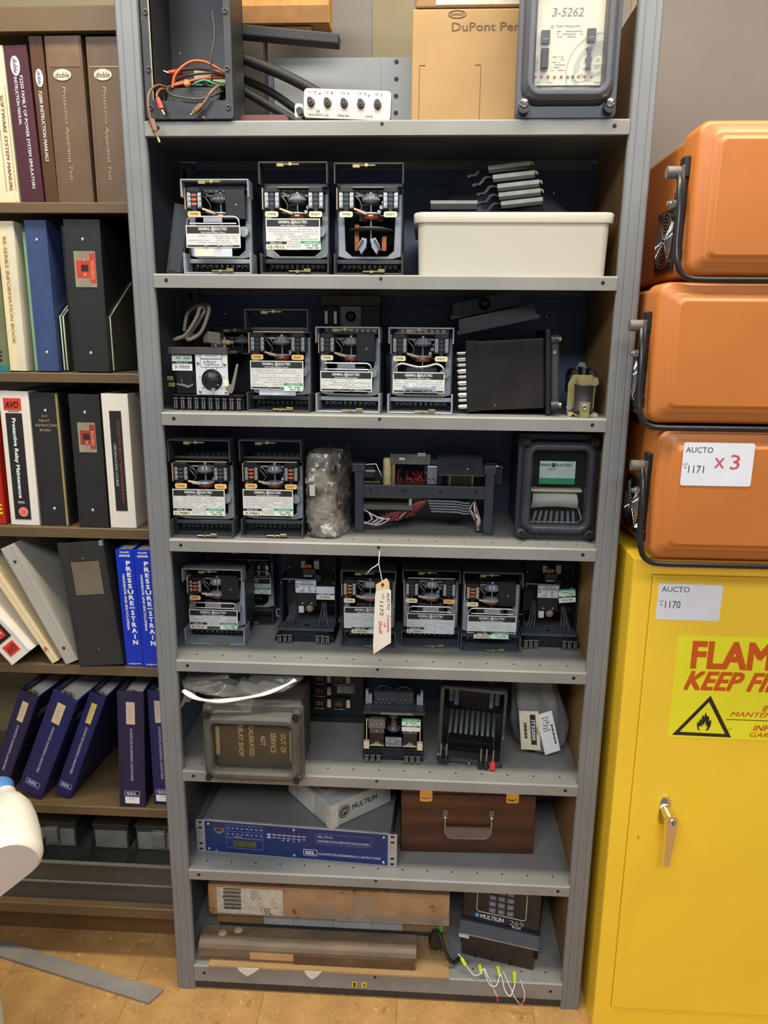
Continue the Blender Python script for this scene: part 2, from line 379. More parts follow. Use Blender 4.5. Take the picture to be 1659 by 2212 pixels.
def bail_handle(root, x0, x1, z0, hgt, y, curvy=False, plate=True):
    r = .010
    if curvy:
        pts = bez([(x0 + .004, y, z0 - .018), (x0 - .001, y, z0 + hgt*.2), (x0 + .012, y, z0 + hgt), (x0 + .035, y, z0 + hgt*.75), ((x0+x1)/2, y, z0 + hgt*.62), (x1 - .03, y, z0 + hgt*.75), (x1 - .012, y, z0 + hgt), (x1 + .001, y, z0 + hgt*.2), (x1 - .006, y, z0 - .020)], 5)
        return obj('handle', B().tube(pts, .0022, 8), silver, root)
    pts = [(x0, y, z0 - .002)]
    for cx, a0 in ((x0 + r, 180), (x1 - r, 90)):
        pts += [(cx + r*math.cos(R(a0 - 18*k)), y, z0 + hgt - r + r*math.sin(R(a0 - 18*k))) for k in range(6)]
    pts += [(x1, y, z0 - .002)]
    b = B().tube(pts, .0016, 8, 0)
    if plate: b.box((x0+x1)/2 - .017, (x0+x1)/2 + .017, y - .001, y + .001, z0 + hgt*.38, z0 + hgt - .0012, 0); b.tube([(x0 + .005, y, z0 + .0035), (x1 - .005, y, z0 + .0035)], .0014, 6, 0)
    return obj('handle', b, silver, root)
def relay(label, x, y, zi, rz=0, w_=.1245, h=.187, up='full', loop='dark', right='block', links=('orange', 'black'), tags=('ivory', 'ivory'),
          plate=(-.051, .047, .042, .095), foot=False, handle=None, disc=False, ser=None, cal=None, extra=None, seed=1, lowloop=None, top_z=None, base=None, dep=.120):
    root = thing('protective_relay', label, 'relay', (x, y, (SZ[zi - 1] + .0006) if base is None else base), rz, GR)
    X = w_ / 2; lm = LOOPM[loop]; lm2 = LOOPM[lowloop or loop]
    # lower cradle loop: bottom tray, two cheeks, cross bar, contact block
    kk = (loop, w_)
    obj('cradle_frame', lambda: B().box(-X, X, 0, .05, 0, .0025).box(-X, -X + .003, 0, .05, .0024, .036).box(X - .003, X, 0, .05, .0024, .036).box(-X + .003, X - .003, .030, .046, .0205, .028), lm2, root, key=('cr', lowloop or loop, w_), bevel=.0008, seg=1)
    def cb():
        q = B().box(-X + .006, X - .006, .047, min(.11, dep), .0025, .034)
        for k in range(11): q.box(-X + .012 + k*.0095, -X + .018 + k*.0095, .034, .047, .012, .0195)
        return q
    obj('contact_block', cb, black_matt, root, key=('cb', w_, dep))
    def studs():
        q = B()
        for k in range(9): q.lathe([(.0016, 0), (.0012, .0015)], (-X + .018 + k*.011, .034, .0165), 6, 0, 'y')
        return q
    obj('contact_stud', studs, dark_grey if loop == 'dark' else silver, root, key=('st', w_, loop == 'dark'), stuff=True)
    # latches
    def lt():
        q = B().box(-.018, .016, -.004, -.001, .0, .0022).box(-.024, -.011, -.005, -.0015, -.0030, .0026)
        q.cyl((0, -.005, .0015), (0, 0, .0015), .003, 8); return q
    lo = obj('latch', lt, brass, root, (.006, .001, .0030), key='latch', bevel=.0006, seg=1); lo.rotation_euler = (0, R(180), 0); lo.location.z = .006
    # upper loop
    if up:
        hz = h; zl = .152 if up == 'full' else h - .030
        lip = .035 if up != 'slate' else .055
        obj('upper_frame', lambda: B().box(-X + .001, X - .001, 0, lip, hz - .0025, hz).box(-X + .001, -X + .0035, 0, lip, zl, hz - .0024).box(X - .0035, X - .001, 0, lip, zl, hz - .0024), lm, root, key=('up', loop, w_, h, up), bevel=.0007, seg=1)
        obj('latch', lt, brass, root, (-.004, .001, h - .006), key='latch', bevel=.0006, seg=1)
        if up == 'full': obj('frame_stay', lambda: B().box(-X + .003, X - .003, .034, .036, .153, .158), lm, root, key=('stay', loop, w_))
    # chassis: two side plates and an octagonal front frame
    tz = top_z or .150
    def ch():
        q = B()
        for sx in (-1, 1):
            q.box(min(sx*(X - .0045), sx*(X - .0025)), max(sx*(X - .0045), sx*(X - .0025)), .03, dep, .03, tz, 1)
        o = [(-X+.005, .034), (-X+.020, .030), (X-.020, .030), (X-.005, .034), (X-.004, .10), (X-.004, tz-.01), (-X+.004, tz-.01), (-X+.004, .10)]
        c = .012
        i_ = [(-X+.018, .044), (-X+.030, .034), (X-.030, .034), (X-.018, .044), (X-.016, .10), (X-.012, tz-.014), (-X+.012, tz-.014), (-X+.016, .10)]
        return q.ring(o, i_, .034, .0365)
    obj('chassis', ch, [alu, dark_grey], root, key=('ch', w_, tz, dep), bevel=.0006, seg=1)
    obj('back_plate', lambda: B().box(-X + .006, X - .006, dep - .010, dep - .005, .03, tz), black_matt, root, key=('bp', w_, tz, dep))
    # stud strip behind the top
    def ss():
        q = B().box(-X + .010, X - .012, .085, .095, tz - .004, tz + .010).box(-X + .012, X - .014, .055, .085, tz - .008, tz - .003)
        for k in range(8):
            q.box(-X + .018 + k*.0115, -X + .024 + k*.0115, .0838, .085, tz - .001, tz + .006, 1)
            q.box(-X + .0195 + k*.0115, -X + .0225 + k*.0115, .0834, .0838, tz + .001, tz + .004, 0)
        return q
    obj('stud_block', ss, [black, mat('grey_stud', (150, 152, 156), .4)], root, key=('ss', w_, tz))
    # mechanism
    obj('top_rail', lambda: B().box(-.05, .05, .018, .02, tz - .0012, tz + .0006), pale_edge if right == 'block' else black, root, key=('rail', tz, right == 'block'))
    def dial():
        q = B().lathe([(.004, .013), (.013, .012), (.0165, .004), (.0165, 0), (.012, -.003), (.003, -.0035)], (0, 0, 0), 36, 0, rib=.05, sm=False)
        q.lathe([(.0045, .013), (.0045, .016), (.002, .018)], n=10, m=1)
        for k in range(9): q.box(.0003 + .0158*math.cos(R(200 + k*18)) - .0005, .0158*math.cos(R(200 + k*18)) + .0009, .0165*math.sin(R(200 + k*18)) - .0012, .0165*math.sin(R(200 + k*18)), .001, .004, 1)
        return q
    obj('time_dial', dial, [mat('dial_grey', (116, 118, 120), .35, .2), silver], root, (.002, .034, tz - .0215), key='dial')
    obj('spindle', lambda: B().cyl((0, 0, -.04), (0, 0, .035), .0017, 8).cyl((0, 0, .0), (0, 0, .004), .006, 10), silver, root, (.002, .034, tz - .052), key='spindle')
    def coil():
        q = B().lathe([(.003, .007), (.017, .0065), (.0185, .005), (.0185, .0035), (.004, .003)], n=24, m=0)
        q.lathe([(.016, .003), (.0165, 0), (.0165, -.004), (.013, -.005)], n=24, m=1)
        q.tube(bez([(-.02, -.004, .004), (-.03, -.006, .008), (-.036, -.002, .006)], 4), .001, 6, 2); q.tube(bez([(.017, -.006, .002), (.024, -.01, .001), (.03, -.006, .004)], 4), .001, 6, 1)
        return q
    obj('drag_coil', coil, [alu, copper, wire_grey], root, (.002, .034, .1015), key='coil')
    def arm():
        return B().bar((-.026, .010, .112), (-.004, .024, .106), .004, .003, 0).bar((-.02, .012, .108), (-.006, .02, .104), .006, .002, 1)
    def leads():
        q = B()
        q.tube(bez([(-.026, .02, .135), (-.018, .014, .128), (-.014, .022, .118), (-.02, .03, .110)], 5), .0013, 6, 2)
        q.tube(bez([(-.027, .02, .14), (-.015, .012, .136), (-.011, .02, .126)], 5), .0013, 6, 2)
        return q
    for k in range(3): obj('core_screw', lambda: B().cyl((0, .008, 0), (0, 0, 0), .0035, 8), silver, root, (.016 + k*.004, .042, .112 + k*.008), key='cscrew')
    obj('lead_wires', leads, [pale_edge, alu, wire_grey], root, key='leads')
    obj('inner_block', lambda: B().box(-.022, .022, .07, .09, .1, tz - .02), black, root, key=('inb', tz))
    obj('contact_arm', arm, [pale_edge, alu], root, key='arm')
    terminal_block(root, -.0405, tz - .0385, links[0], tags[0], 'TIME', -1)
    if right == 'block': terminal_block(root, .0385, tz - .0385, links[1], tags[1], 'INST', 0)
    else:
        def cv():
            q = B().box(.014, .050, .018, .07, .096, tz - .002); q.lathe([(.003, 0), (.002, .002)], (.034, .018, tz - .03), 8, 1, 'y'); return q
        obj('relay_cover', cv, [black, brass], root, key=('cover', tz), bevel=.0015, seg=1)
    if disc:
        obj('induction_disc', lambda: B().lathe([(.003, .0012), (.042, .001), (.042, 0), (.003, -.0002)], n=36).cyl((0, 0, -.02), (0, 0, .02), .0022, 8), mat('disc_metal', (120, 122, 118), .3, .7), root, (.002, .046, .078), rot=(R(-4), 0, 0))
        def mg():
            q = B()
            for sx in (-1, 1):
                q.prism([(sx*.004, .062), (sx*.012, .064), (sx*.020, .05), (sx*.014, .036), (sx*.005, .048)], .010, .03, 0)
                q.bar((sx*.010, .009, .060), (sx*.022, .009, .042), .006, .003, 1)
            return q.box(-.028, -.020, .04, .06, .045, .09, 2).box(.022, .03, .04, .06, .045, .07, 2)
        obj('drag_magnet', mg, [alu, dark_grey, copper], root)
    else:
        obj('magnet_housing', lambda: B().box(-.030, .030, .038, .09, .046, .086).cyl((.045, .02, .075), (.045, .05, .075), .009, 12, 1), [dark_grey, alu], root, key='maghouse', bevel=.002, seg=1)
        x0, x1, z0, z1 = plate
        nameplate(root, x0, x1, z0, z1, .004, foot=foot, seed=seed)
        if handle: bail_handle(root, x0 + .002, x1 - .002, z1, .015, .006, curvy=(handle == 'curvy'))
        if ser is not None: serial(root, ser[0], ser[1], .037, .0135, .0035, ser[2])
        if cal is not None: calib(root, cal[0], cal[1], cal[2] if len(cal) > 2 else .036, .0145, .0034, True, *( [cal[3]] if len(cal) > 3 else []))
        if extra: extra(root)
    return root
blank = mat('blank_grey_label', (196, 202, 206), .6)
# second shelf
relay('silver-framed relay with amber TIME tag, leftmost on the second shelf', .158, .005, 2, h=.160, up='low', loop='silver', right='cover', tags=('amber', ''),
      plate=(-.056, .043, .045, .083), foot=True, handle=True, seed=2, extra=lambda r: obj('blank_label', B().box(-.043, .027, .0046, .0052, .030, .045).box(-.04, -.006, .004, .0046, .0305, .043, 1), [blank, cream_paper], r))
relay('dark-framed relay with full nameplate reading 12-7012, middle of three on the second shelf', .2985, .005, 2, h=.188, links=('black', 'black'), ser=(-.051, .0425, '12-7012'), cal=(.012, .0425), seed=3)
relay('dark-framed relay without nameplate, its induction disc and magnet exposed, second shelf', .432, .005, 2, h=.186, links=('black', 'black'), disc=True)
# third shelf
relay('dark-framed relay with amber TIME and INST tags left of centre on third shelf', .257, .035, 3, -4, h=.191, links=('black', 'black'), tags=('amber', 'amber'), plate=(-.054, .050, .042, .096), foot=True, cal=(.012, .0395),
      seed=4, extra=lambda r: obj('blank_label', B().box(-.038, .034, .006, .0066, .031, .043), blank, r))
relay('silver-framed relay with TIME tag and straight nameplate handle, middle of third shelf', .391, .035, 3, -4, h=.160, up='low', loop='silver', right='cover', links=('black', ''), plate=(-.053, .047, .040, .078), foot=True, handle=True, seed=5)
relay('silver-framed relay with curved wire handle and blue-tinged bracket, third shelf right of centre', .529, .035, 3, -3, h=.160, up='low', loop='silver', links=('black', 'black'), plate=(-.052, .046, .039, .078), foot=True, handle='curvy', seed=6,
      extra=lambda r: obj('plate_bracket', B().prism([(-.032, .042), (-.028, .042), (-.026, .046), (.022, .046), (.024, .042), (.028, .042), (.028, .053), (.024, .053), (.022, .050), (-.026, .050), (-.028, .053), (-.032, .053)], .001, .0036, 0), mat('zinc_bracket', (170, 190, 214), .3, .5), r))
# fourth shelf
relay('leftmost relay on the fourth shelf, amber tags, nameplate stickered 1-7081 and green CALIBRATION', .104, .014, 4, 0, h=.195, loop='dark', links=('black', 'black'), tags=('amber', 'amber'), plate=(-.057, .047, .044, .097), ser=(-.057, .0445, '1-7081'), cal=(.009, .0445), seed=7)
relay('second relay on the fourth shelf, orange links, sticker 3-7461, beside the bubble-wrapped parcel', .241, .025, 4, 0, h=.195, loop='dark', links=('orange', 'orange'), tags=('amber', 'amber'), plate=(-.057, .043, .044, .097), ser=(-.057, .0445, '3-7461'), cal=(.006, .0445), seed=8)
# fifth shelf
relay('silver-framed relay alone at the left end of the fifth shelf, amber TIME tag, looped handle', .099, .081, 5, 0, dep=.115, w_=.131, h=.170, up='low', loop='silver', right='cover', tags=('amber', ''), plate=(-.054, .051, .040, .078), handle=True, seed=9, lowloop='silver',
      extra=lambda r: (serial(r, -.053, .0345, .037, .0145, .0035, '4-7120'), calib(r, .012, .0345, .037, .0145, .0034)))
relay('relay behind the hanging white tag on the fifth shelf, sticker E-8093', .429, .09, 5, 0, w_=.118, h=.172, up='slate', loop='slate', right='cover', links=('orange', ''), tags=('ivory', ''), plate=(-.052, .048, .042, .090), seed=10, ser=(-.036, .031, 'E-8093'), cal=(.001, .031))
relay('relay with ivory TIME and amber INST tags, right of the hanging tag, fifth shelf', .561, .1, 5, 0, w_=.125, h=.174, up='slate', loop='slate', links=('black', 'black'), tags=('ivory', 'amber'), plate=(-.050, .051, .033, .076), foot=True, handle=True, seed=11, ser=(-.050, .031, '1-7081'),
      extra=lambda r: obj('blank_label', B().box(-.013, .051, .003, .0034, .031, .041), blank, r))
relay('relay with sticker 10-5035 left of the last open relay on fifth shelf', .6890, .087, 5, 0, w_=.127, h=.176, up='slate', loop='slate', right='cover', tags=('ivory', ''), plate=(-.050, .052, .040, .080), foot=True, handle=True, seed=12, ser=(-.036, .029, '10-5035'), cal=(.001, .029, .036, ('M7  5/87', 'JUNE 87')))

# ---------------------------------------------------------------- other things on the grey shelves
def loft(b, secs, m=0, sm=True, caps=True):
    n = len(secs[0]); vs = [p for s in secs for p in s]
    b.add(vs, [(k*n + i, k*n + (i+1) % n, (k+1)*n + (i+1) % n, (k+1)*n + i) for k in range(len(secs)-1) for i in range(n)], m, sm)
    if caps: b.add(list(secs[0]) + list(secs[-1]), [tuple(range(n))[::-1], tuple(range(n, 2*n))], m)
    return b
def rrz(x0, x1, y0, y1, z, r, n=4): return [(u, v, z) for u, v in rr(x0, x1, y0, y1, r, n)]
def rry(x0, x1, z0, z1, y, r, n=4): return [(u, y, v) for u, v in rr(x0, x1, z0, z1, r, n)]
def Zs(i): return SZ[i-1] + .0006
def thumb_nut(root, x, y, z, m=None, top=None):
    b = B().cyl((0, 0, 0), (0, -.018, 0), .0088, 14, 0, .0080).cyl((0, -.018, 0), (0, -.025, 0), .0070, 14, 1, .0064)
    return obj('thumb_nut', b, [m or dusty, top or black], root, (x, y, z), bevel=.001, seg=1)
def relay_case(label, loc, w_, h, dep, win, mbody, mframe, rot=(0,0,0), fr=.022, nuts=True, proud=.022, glassy=True):
    """metal relay case: deep body, flange with corner nuts, raised frame round a glass window"""
    root = thing('relay_case', label, 'relay case', loc, rot, None); X = w_/2
    b = B(); loft(b, [rry(-X + .008, X - .008, .006, h - .006, y, .006) for y in (.004, dep)], 0, False, False)
    b.add(rry(-X + .008, X - .008, .006, h - .006, dep, .006), [tuple(range(20))], 0)
    o = rr(-X + .008, X - .008, .006, h - .006, .006); i_ = rr(-X + .012, X - .012, .010, h - .010, .006)
    b.ring(o, i_, 0, .004)
    obj('case_body', b, mbody, root, bevel=.0015, seg=1)
    x0, x1, z0, z1 = win
    obj('flange', B().ring(rr(-X, X, 0, h, .010), rr(-X + .020, X - .020, .020, h - .020, .012), -.010, .004), mbody, root, bevel=.002)
    # raised, rounded frame
    ox0, ox1, oz0, oz1 = x0 - fr, x1 + fr, z0 - fr, z1 + fr; r = .026
    b = B(); A = [rry(ox0 - .004, ox1 + .004, oz0 - .004, oz1 + .004, -.009, r), rry(ox0, ox1, oz0, oz1, -.009 - proud*.7, r), rry(ox0 + .006, ox1 - .006, oz0 + .006, oz1 - .006, -.009 - proud, r - .004), rry(x0 - .003, x1 + .003, z0 - .003, z1 + .003, -.009 - proud, .012), rry(x0, x1, z0, z1, -.009 - proud*.7, .010), rry(x0, x1, z0, z1, -.004, .010)]
    obj('cover_frame', loft(b, A, 0, False, False), mframe, root, bevel=.0015)
    if glassy:
        obj('window_glass', B().prism(rr(x0 - .002, x1 + .002, z0 - .002, z1 + .002, .010), -.012, -.0105), glass, root)
    if nuts:
        for sx in (-1, 1):
            for zz in (.014, h - .014): thumb_nut(root, sx*(X - .013), -.010, zz, mframe if nuts is True else nuts)
    obj('inner_back', B().box(-X + .013, X - .013, .05, .052, .011, h - .011), black_matt, root)
    return root

# ---- first (top) shelf
r = relay_case('tall dark grey relay case with white faceplate at right end of top shelf', (.7645, .012, Zs(1)), .168, .33, .08, (-.056, .057, .042, .290), case_grey, case_grey, fr=.017, nuts=False)
for sx in (-1, 1):
    for zz in (.014, .316): obj('thumb_nut', lambda: B().cyl((0, 0, 0), (0, -.016, 0), .0095, 16, 0).lathe([(.0085, .010), (.0085, .016), (.006, .021), (.001, .023)], (0, 0, .006), 16, 1, 'y'), [black, chrome], r, (sx*.071, -.010, zz), key='acorn', bevel=.001, seg=1)
fp = B().box(-.060, .060, -.003, -.001, .053, .31)
fp.box(-.060, .060, -.0034, -.003, .187, .31, 1)
fp.text('Power Management', (-.022, -.0034, .139), .040, .005, 2, shear=.2); monogram(fp, -.028, -.003, .141, .003, 0, 2)
fp.text('3-5262', (-.030, -.0034, .156), .052, .013, 2, shear=.2)
print_lines(fp, -.020, .022, .124, .136, -.0033, 3, 2, 4)
for t, x, z in (('ON', -.049, .056), ('Test', -.028, .056), ('In Service', .014, .058), ('Energize', .036, .058), ('Reset', .052, .056)):
    fp.text(t, (x - .006, -.0034, z), .011, .0028, 2)
print_lines(fp, -.025, -.004, .074, .098, -.0033, 6, 2, 5)
# the maker's round emblem printed over the lower right corner, cut off by the plate edge
def arc_clip(cx, cz, ra, rb, a0, a1, n, xm, m):
    for k in range(n):
        t0, t1 = R(a0 + (a1-a0)*k/n), R(a0 + (a1-a0)*(k+1)/n)
        q = [(min(xm, cx + rad*math.cos(t)), -.00325, max(.0535, cz + rad*math.sin(t))) for rad, t in ((ra, t0), (ra, t1), (rb, t1), (rb, t0))]
        fp.quad(q, m)
arc_clip(.060, .070, .060, .063, 84, 205, 24, .0585, 3); arc_clip(.060, .070, .0005, .050, 84, 205, 24, .0585, 3)
fp.text('ge', (.014, -.0035, .058), .044, .040, 0, bold=.01, shear=.35)
fp.text('27N3', (-.0545, -.0034, .098), .024, .005, 2, ux=(0, 0, -1), uz=(1, 0, 0))
plate = obj('faceplate', fp, [mat('faceplate_ivory', (226, 218, 192), .45, 0, .02), mat('faceplate_pinkish', (208, 194, 176), .45, 0, .02), mat('faceplate_ink', (132, 118, 108), .6), mat('pale_grey_print', (182, 181, 164), .5, 0, .02)], r)
for x, z in ((-.039, .115), (.036, .117)):
    obj('push_button', B().box(-.007, .007, -.007, 0, 0, .019).box(-.0045, .0045, -.0078, -.007, .005, .0062, 1), [black, grey_ink], plate, (x, -.0031, z), bevel=.0008, seg=1)
obj('slide_switch', B().box(-.006, .006, -.010, 0, 0, .031), dark_grey, plate, (-.039, -.0031, .076), bevel=.001)
obj('toggle_lever', B().prism([(-.005, 0), (-.003, .004), (-.003, .010), (-.005, .012), (-.005, .016), (-.0025, .018), (-.0025, .028), (-.005, .029), (-.005, .031), (.005, .031), (.005, .029), (.0025, .028), (.0025, .018), (.005, .016), (.005, .012), (.003, .010), (.003, .004), (.005, 0)], -.006, 0), dark_grey, plate, (.034, -.0031, .077), bevel=.0006, seg=1)
for k, x in enumerate((-.053, -.042, -.031, -.020, -.009, .002, .010, .019, .030, .041)):
    obj('indicator_lamp', lambda: B().lathe([(.0024, 0), (.0024, .001), (.0012, .0022)], n=10, axis='y'), mat('green_lamp', (60, 110, 60), .4) if k == 6 else mat('amber_lamp_%d' % (k % 2), (196, 120, 40) if k % 2 else (176, 84, 50), .4), plate, (x, -.0031, .066), key='lamp%d' % (6 if k == 6 else k % 2))
obj('card_edge', B().box(-.042, .040, -.0034, -.003, .044, .050).box(-.020, -.006, -.0038, -.0034, .0445, .0495, 1), [mat('card_grey', (92, 92, 90), .3), mat('pale_green_chip', (140, 196, 156), .4)], r)

# cardboard boxes
t = thing('cardboard_box', 'tan cardboard box printed DuPont Person behind the tall relay case on top shelf', 'box', (.502, .10, Zs(1)))
b = B().box(0, .31, 0, .185, 0, .205)
obj('carton', b, kraft, t, bevel=.003)
b = B().text('DuPont Personal', (.070, -.0006, .1690), .170, .0135, 0)
b.tube([(.079 + .0155*math.cos(R(a)), -.0006, .1955 + .0060*math.sin(R(a))) for a in range(0, 360, 15)], .0005, 4, 0, True); b.text('DUPONT', (.067, -.0006, .1932), .024, .0045, 0, bold=.02)
obj('printing', b, mat('brown_print', (98, 78, 52), .7), t)
b = B()
for p, q in (((.014, .001), (.014, .1145)), ((.014, .1145), (.0245, .1145)), ((.124, .001), (.124, .1145)), ((.124, .1145), (.114, .1145))):
    b.bar((p[0], -.0004, p[1]), (q[0], -.0004, q[1]), .0008, .0006, 0)
obj('perforation_lines', b, mat('brown_print', (98, 78, 52), .7), t)
t = thing('cardboard_box', 'worn cardboard box with white tape lying on top of the tan printed box', 'box', (.508, .10, SZ[0] + .207))
obj('carton', B().box(0, .30, 0, .18, 0, .09), kraft_dark, t, bevel=.003)
obj('tape_strip', B().box(.035, .26, -.0006, 0, .004, .05), mat('worn_white_tape', (198, 188, 168), .6, 0, .12, 40), t)
t = thing('cardboard_box', 'brown cardboard box at the very top, above the black rubber strips', 'box', (.150, .235, Zs(1) + .235), group=None)
obj('carton', B().box(0, .186, 0, .06, 0, .13), mat('box_orange_kraft', (186, 134, 70), .8, 0, .1, 30, .2), t, bevel=.002)
obj('carton_edge', B().box(.001, .185, -.0012, 0, .0, .030), mat('box_edge_brown', (128, 88, 44), .8, 0, .08, 30, .1), t)
t = thing('wooden_block', 'dark block with a brown top board under the topmost cardboard box', 'block', (.150, .245, Zs(1)))
obj('block', B().box(0, .052, 0, .05, 0, .222), mat('block_dark', (52, 44, 36), .7, 0, .1, 12, .1), t, bevel=.002)
obj('top_board', B().box(0, .150, 0, .05, .2222, .2345), mat('block_brown', (128, 92, 52), .7, 0, .1, 12, .1), t, bevel=.002)
# perforated steel plate
t = thing('perforated_steel_plate', 'grey steel plate with a column of round holes standing at the back of top shelf', 'steel plate', (.215, .286, Zs(1)), (R(-1.5), 0, 0))
b = B().box(0, .285, 0, .003, 0, .192).box(.218, .2205, -.0012, 0, 0, .192)
for k in range(6): b.cyl((.2515, -.0006, .024 + k*.0318), (.2515, .0005, .024 + k*.0318), .0045, 14, 1)
obj('plate', b, [mat('plate_steel_grey', (122, 124, 124), .45, .1, .06, 8), black_matt], t)
# rubber strips and hoses
rub = mat('black_rubber', (34, 33, 33), .6, 0, .12, 30)
t = thing('rubber_strip', 'wide black rubber strip ending flat, uppermost of the black strips on top shelf', 'rubber strip', (.185, .14, Zs(1) + .158))
obj('strip', B().bar((-.01, 0, .028), (.182, .0, .010), .03, .019), rub, t, bevel=.003)
for nm, lb, pts, rad in (('rubber_hose', 'thick black rubber hose sloping down across the steel plate to the white connector panel', [(.170, .15, .150), (.27, .15, .112), (.37, .15, .062), (.43, .14, .036), (.49, .12, .012)], .0100),
                     ('rubber_hose', 'thinner black rubber hose, lower of the two sloping behind the white connector panel', [(.170, .17, .100), (.22, .165, .072), (.27, .16, .044), (.33, .16, .012)], .0080),
                     ('rubber_hose', 'middle black rubber hose sloping down between the two other sloping hoses', [(.170, .195, .125), (.23, .195, .098), (.30, .195, .052), (.36, .19, .012)], .0075)):
    q = thing(nm, lb, 'hose', (pts[0][0], pts[0][1], Zs(1)))
    obj('hose', B().tube(bez([(x - pts[0][0], y - pts[0][1], z) for x, y, z in pts], 6), rad, 12), rub, q)
# white connector panel (lies upside down)
t = thing('binding_post_block', 'white-faced block with five black binding posts standing on top shelf', 'terminal block', (.318, .012, Zs(1)), (0, R(2.2), 0))
t.location.z += .0065
b = B().prism(rr(0, .150, 0, .046, .006), 0, .004, 0)
for k, s_ in enumerate(('11 10', '13  8', '15  6', '17  4', '19  2')): b.text(s_, (.008 + k*.0285, -.0004, .038), .013, .0045, 1)
for s_, x, z, w_, h in (('RED', .021, .0085, .007, .004), ('TEST CONNECTIONS', .008, .003, .036, .0036), ('PANEL TERMINALS', .058, .003, .021, .0036), ('BLACK', .107, .003, .012, .0036)):
    b.text(s_, (x + w_, -.0004, z + h), w_, h, 1, ux=(-1, 0, 0), uz=(0, 0, -1))
b.lathe([(.0022, 0), (.0016, .001)], (.027, 0, .0385), 10, 2, 'y'); b.lathe([(.0022, 0), (.0016, .001)], (.112, 0, .0385), 10, 3, 'y')
obj('panel', b, [mat('panel_white', (228, 220, 202), .4, 0, .03), mat('panel_print', (70, 66, 60), .6), copper, mat('ochre_dot', (180, 140, 70), .5)], t)
for k in range(5):
    obj('binding_post', lambda: B().cyl((0, 0, 0), (0, -.005, 0), .0068, 16, 0).cyl((0, -.005, 0), (0, -.013, 0), .0054, 16, 1).cyl((0, -.013, 0), (0, -.018, 0), .0046, 16, 2), [mat('post_maroon', (76, 44, 36), .5), mat('post_grey', (124, 120, 112), .5), black], t, (.0125 + k*.0288, 0, .0235), key='post', bevel=.0006, seg=1)
obj('panel_box', B().box(.001, .149, .004, .05, 0, .046), mat('panel_box_brown', (138, 100, 72), .6), t)
obj('side_tab', B().prism(rr(-.016, -.002, .0, .022, .004), .002, .005, 0).cyl((-.006, .002, .008), (-.006, -.010, .008), .006, 14, 1), [MATS['panel_white'], black], t)
# maroon box
t = thing('terminal_box', 'low maroon terminal box with red studs between the black case and white panel', 'box', (.201, .035, Zs(1)))
obj('base', B().prism([(0, 0), (.088, 0), (.086, .010), (.082, .017), (.004, .017), (0, .010)], 0, .045), mat('maroon_plastic', (98, 46, 44), .4, 0, .06), t, bevel=.001)
for x in (.025, .060): obj('stud', lambda: B().lathe([(.005, 0), (.005, .003), (.003, .005)], n=12), mat('red_stud', (196, 50, 44), .4), t, (x, .02, .017), key='rstud')
# open black case with test leads
t = thing('open_relay_case', 'worn black open-front relay case holding coiled test leads, at left end of top shelf', 'relay case', (.123, .004, Zs(1)))
X = .0765; h = .36
b = B().box(-X + .008, -X + .011, 0, .115, .006, h).box(X - .011, X - .008, 0, .115, .006, h).box(-X + .008, X - .008, 0, .115, .004, .007).box(-X + .008, X - .008, .112, .115, .006, h).box(-X + .008, X - .008, 0, .115, h - .003, h)
obj('case_shell', b, black_worn, t)
b = B().ring(rr(-X, X, 0, h + .004, .006), rr(-X + .015, X - .013, .030, h - .03, .004), -.008, 0)
b.box(-X + .0125, -X + .015, -.0088, .0, .030, h - .03, 1)
fl_ = obj('flange', b, [black_worn, mat('bare_edge', (156, 152, 130), .5, .1, .1, 60)], t, bevel=.001, seg=1)
for sx in (-1, 1):
    for zz in (.018, .078, .165, .25): obj('screw_hole', lambda: B().lathe([(.0048, 0), (.0048, .0016), (.0026, .0016), (.0024, -.002)], n=14, axis='y', m=0).cyl((0, -.0002, 0), (0, -.0012, 0), .0024, 10, 1), [dark_grey, black_matt], fl_, (sx*(X - .009), -.008, zz), key='hole')
b = B()
for k in range(4): b.box(-.046, .048 - (k > 1)*.002, .012 + k*.006, .09, .034 + k*.007, .0405 + k*.007)
obj('terminal_board', b, [mat('greenish_black', (44, 46, 42), .45, 0, .1)], t, bevel=.0008, seg=1)
obj('maker_label', B().box(-.022, .060, .104, .1105, .080, .112).box(-.022, .060, .103, .104, .080, .092, 1).text('GENERAL', (-.016, .1028, .100), .034, .007, 2), [mat('label_greenish', (172, 190, 150), .6), green_ink, grey_ink], t)
# leads
lead_o = mat('orange_lead', (206, 92, 36), .5); lead_b = mat('brown_lead', (112, 74, 48), .5); lead_k = mat('dark_lead', (70, 66, 62), .5); lead_m = mat('maroon_lead', (84, 44, 32), .5)
ox, oz = .123, Zs(1)
def lead(label, pts, mt, rad=.0021):
    q = thing('test_lead', label, 'test lead', (ox, .03, oz)); P = [(x, y - .026, z) for x, y, z in pts]
    obj('wire', B().tube(bez(P, 6), rad, 8), mt, q); return q
g = random.Random(3)
q = lead('orange test lead coiled on top of the bundle in the black open case', [(-.040, .028, .060), (-.034, .03, .082), (-.012, .04, .104), (.012, .045, .107), (.034, .045, .098), (.052, .05, .088), (.050, .06, .086), (.010, .045, .080), (-.026, .03, .067), (-.040, .03, .064), (-.030, .045, .074), (.010, .055, .083), (.050, .06, .093)], lead_o, .0024)
obj('ring_plug', B().cyl((-.010, -.008, .063), (-.008, -.018, .062), .0058, 14, 0).cyl((-.008, -.018, .062), (-.0078, -.0195, .062), .0035, 12, 1), [mat('plug_amber', (190, 112, 60), .4), copper], q)
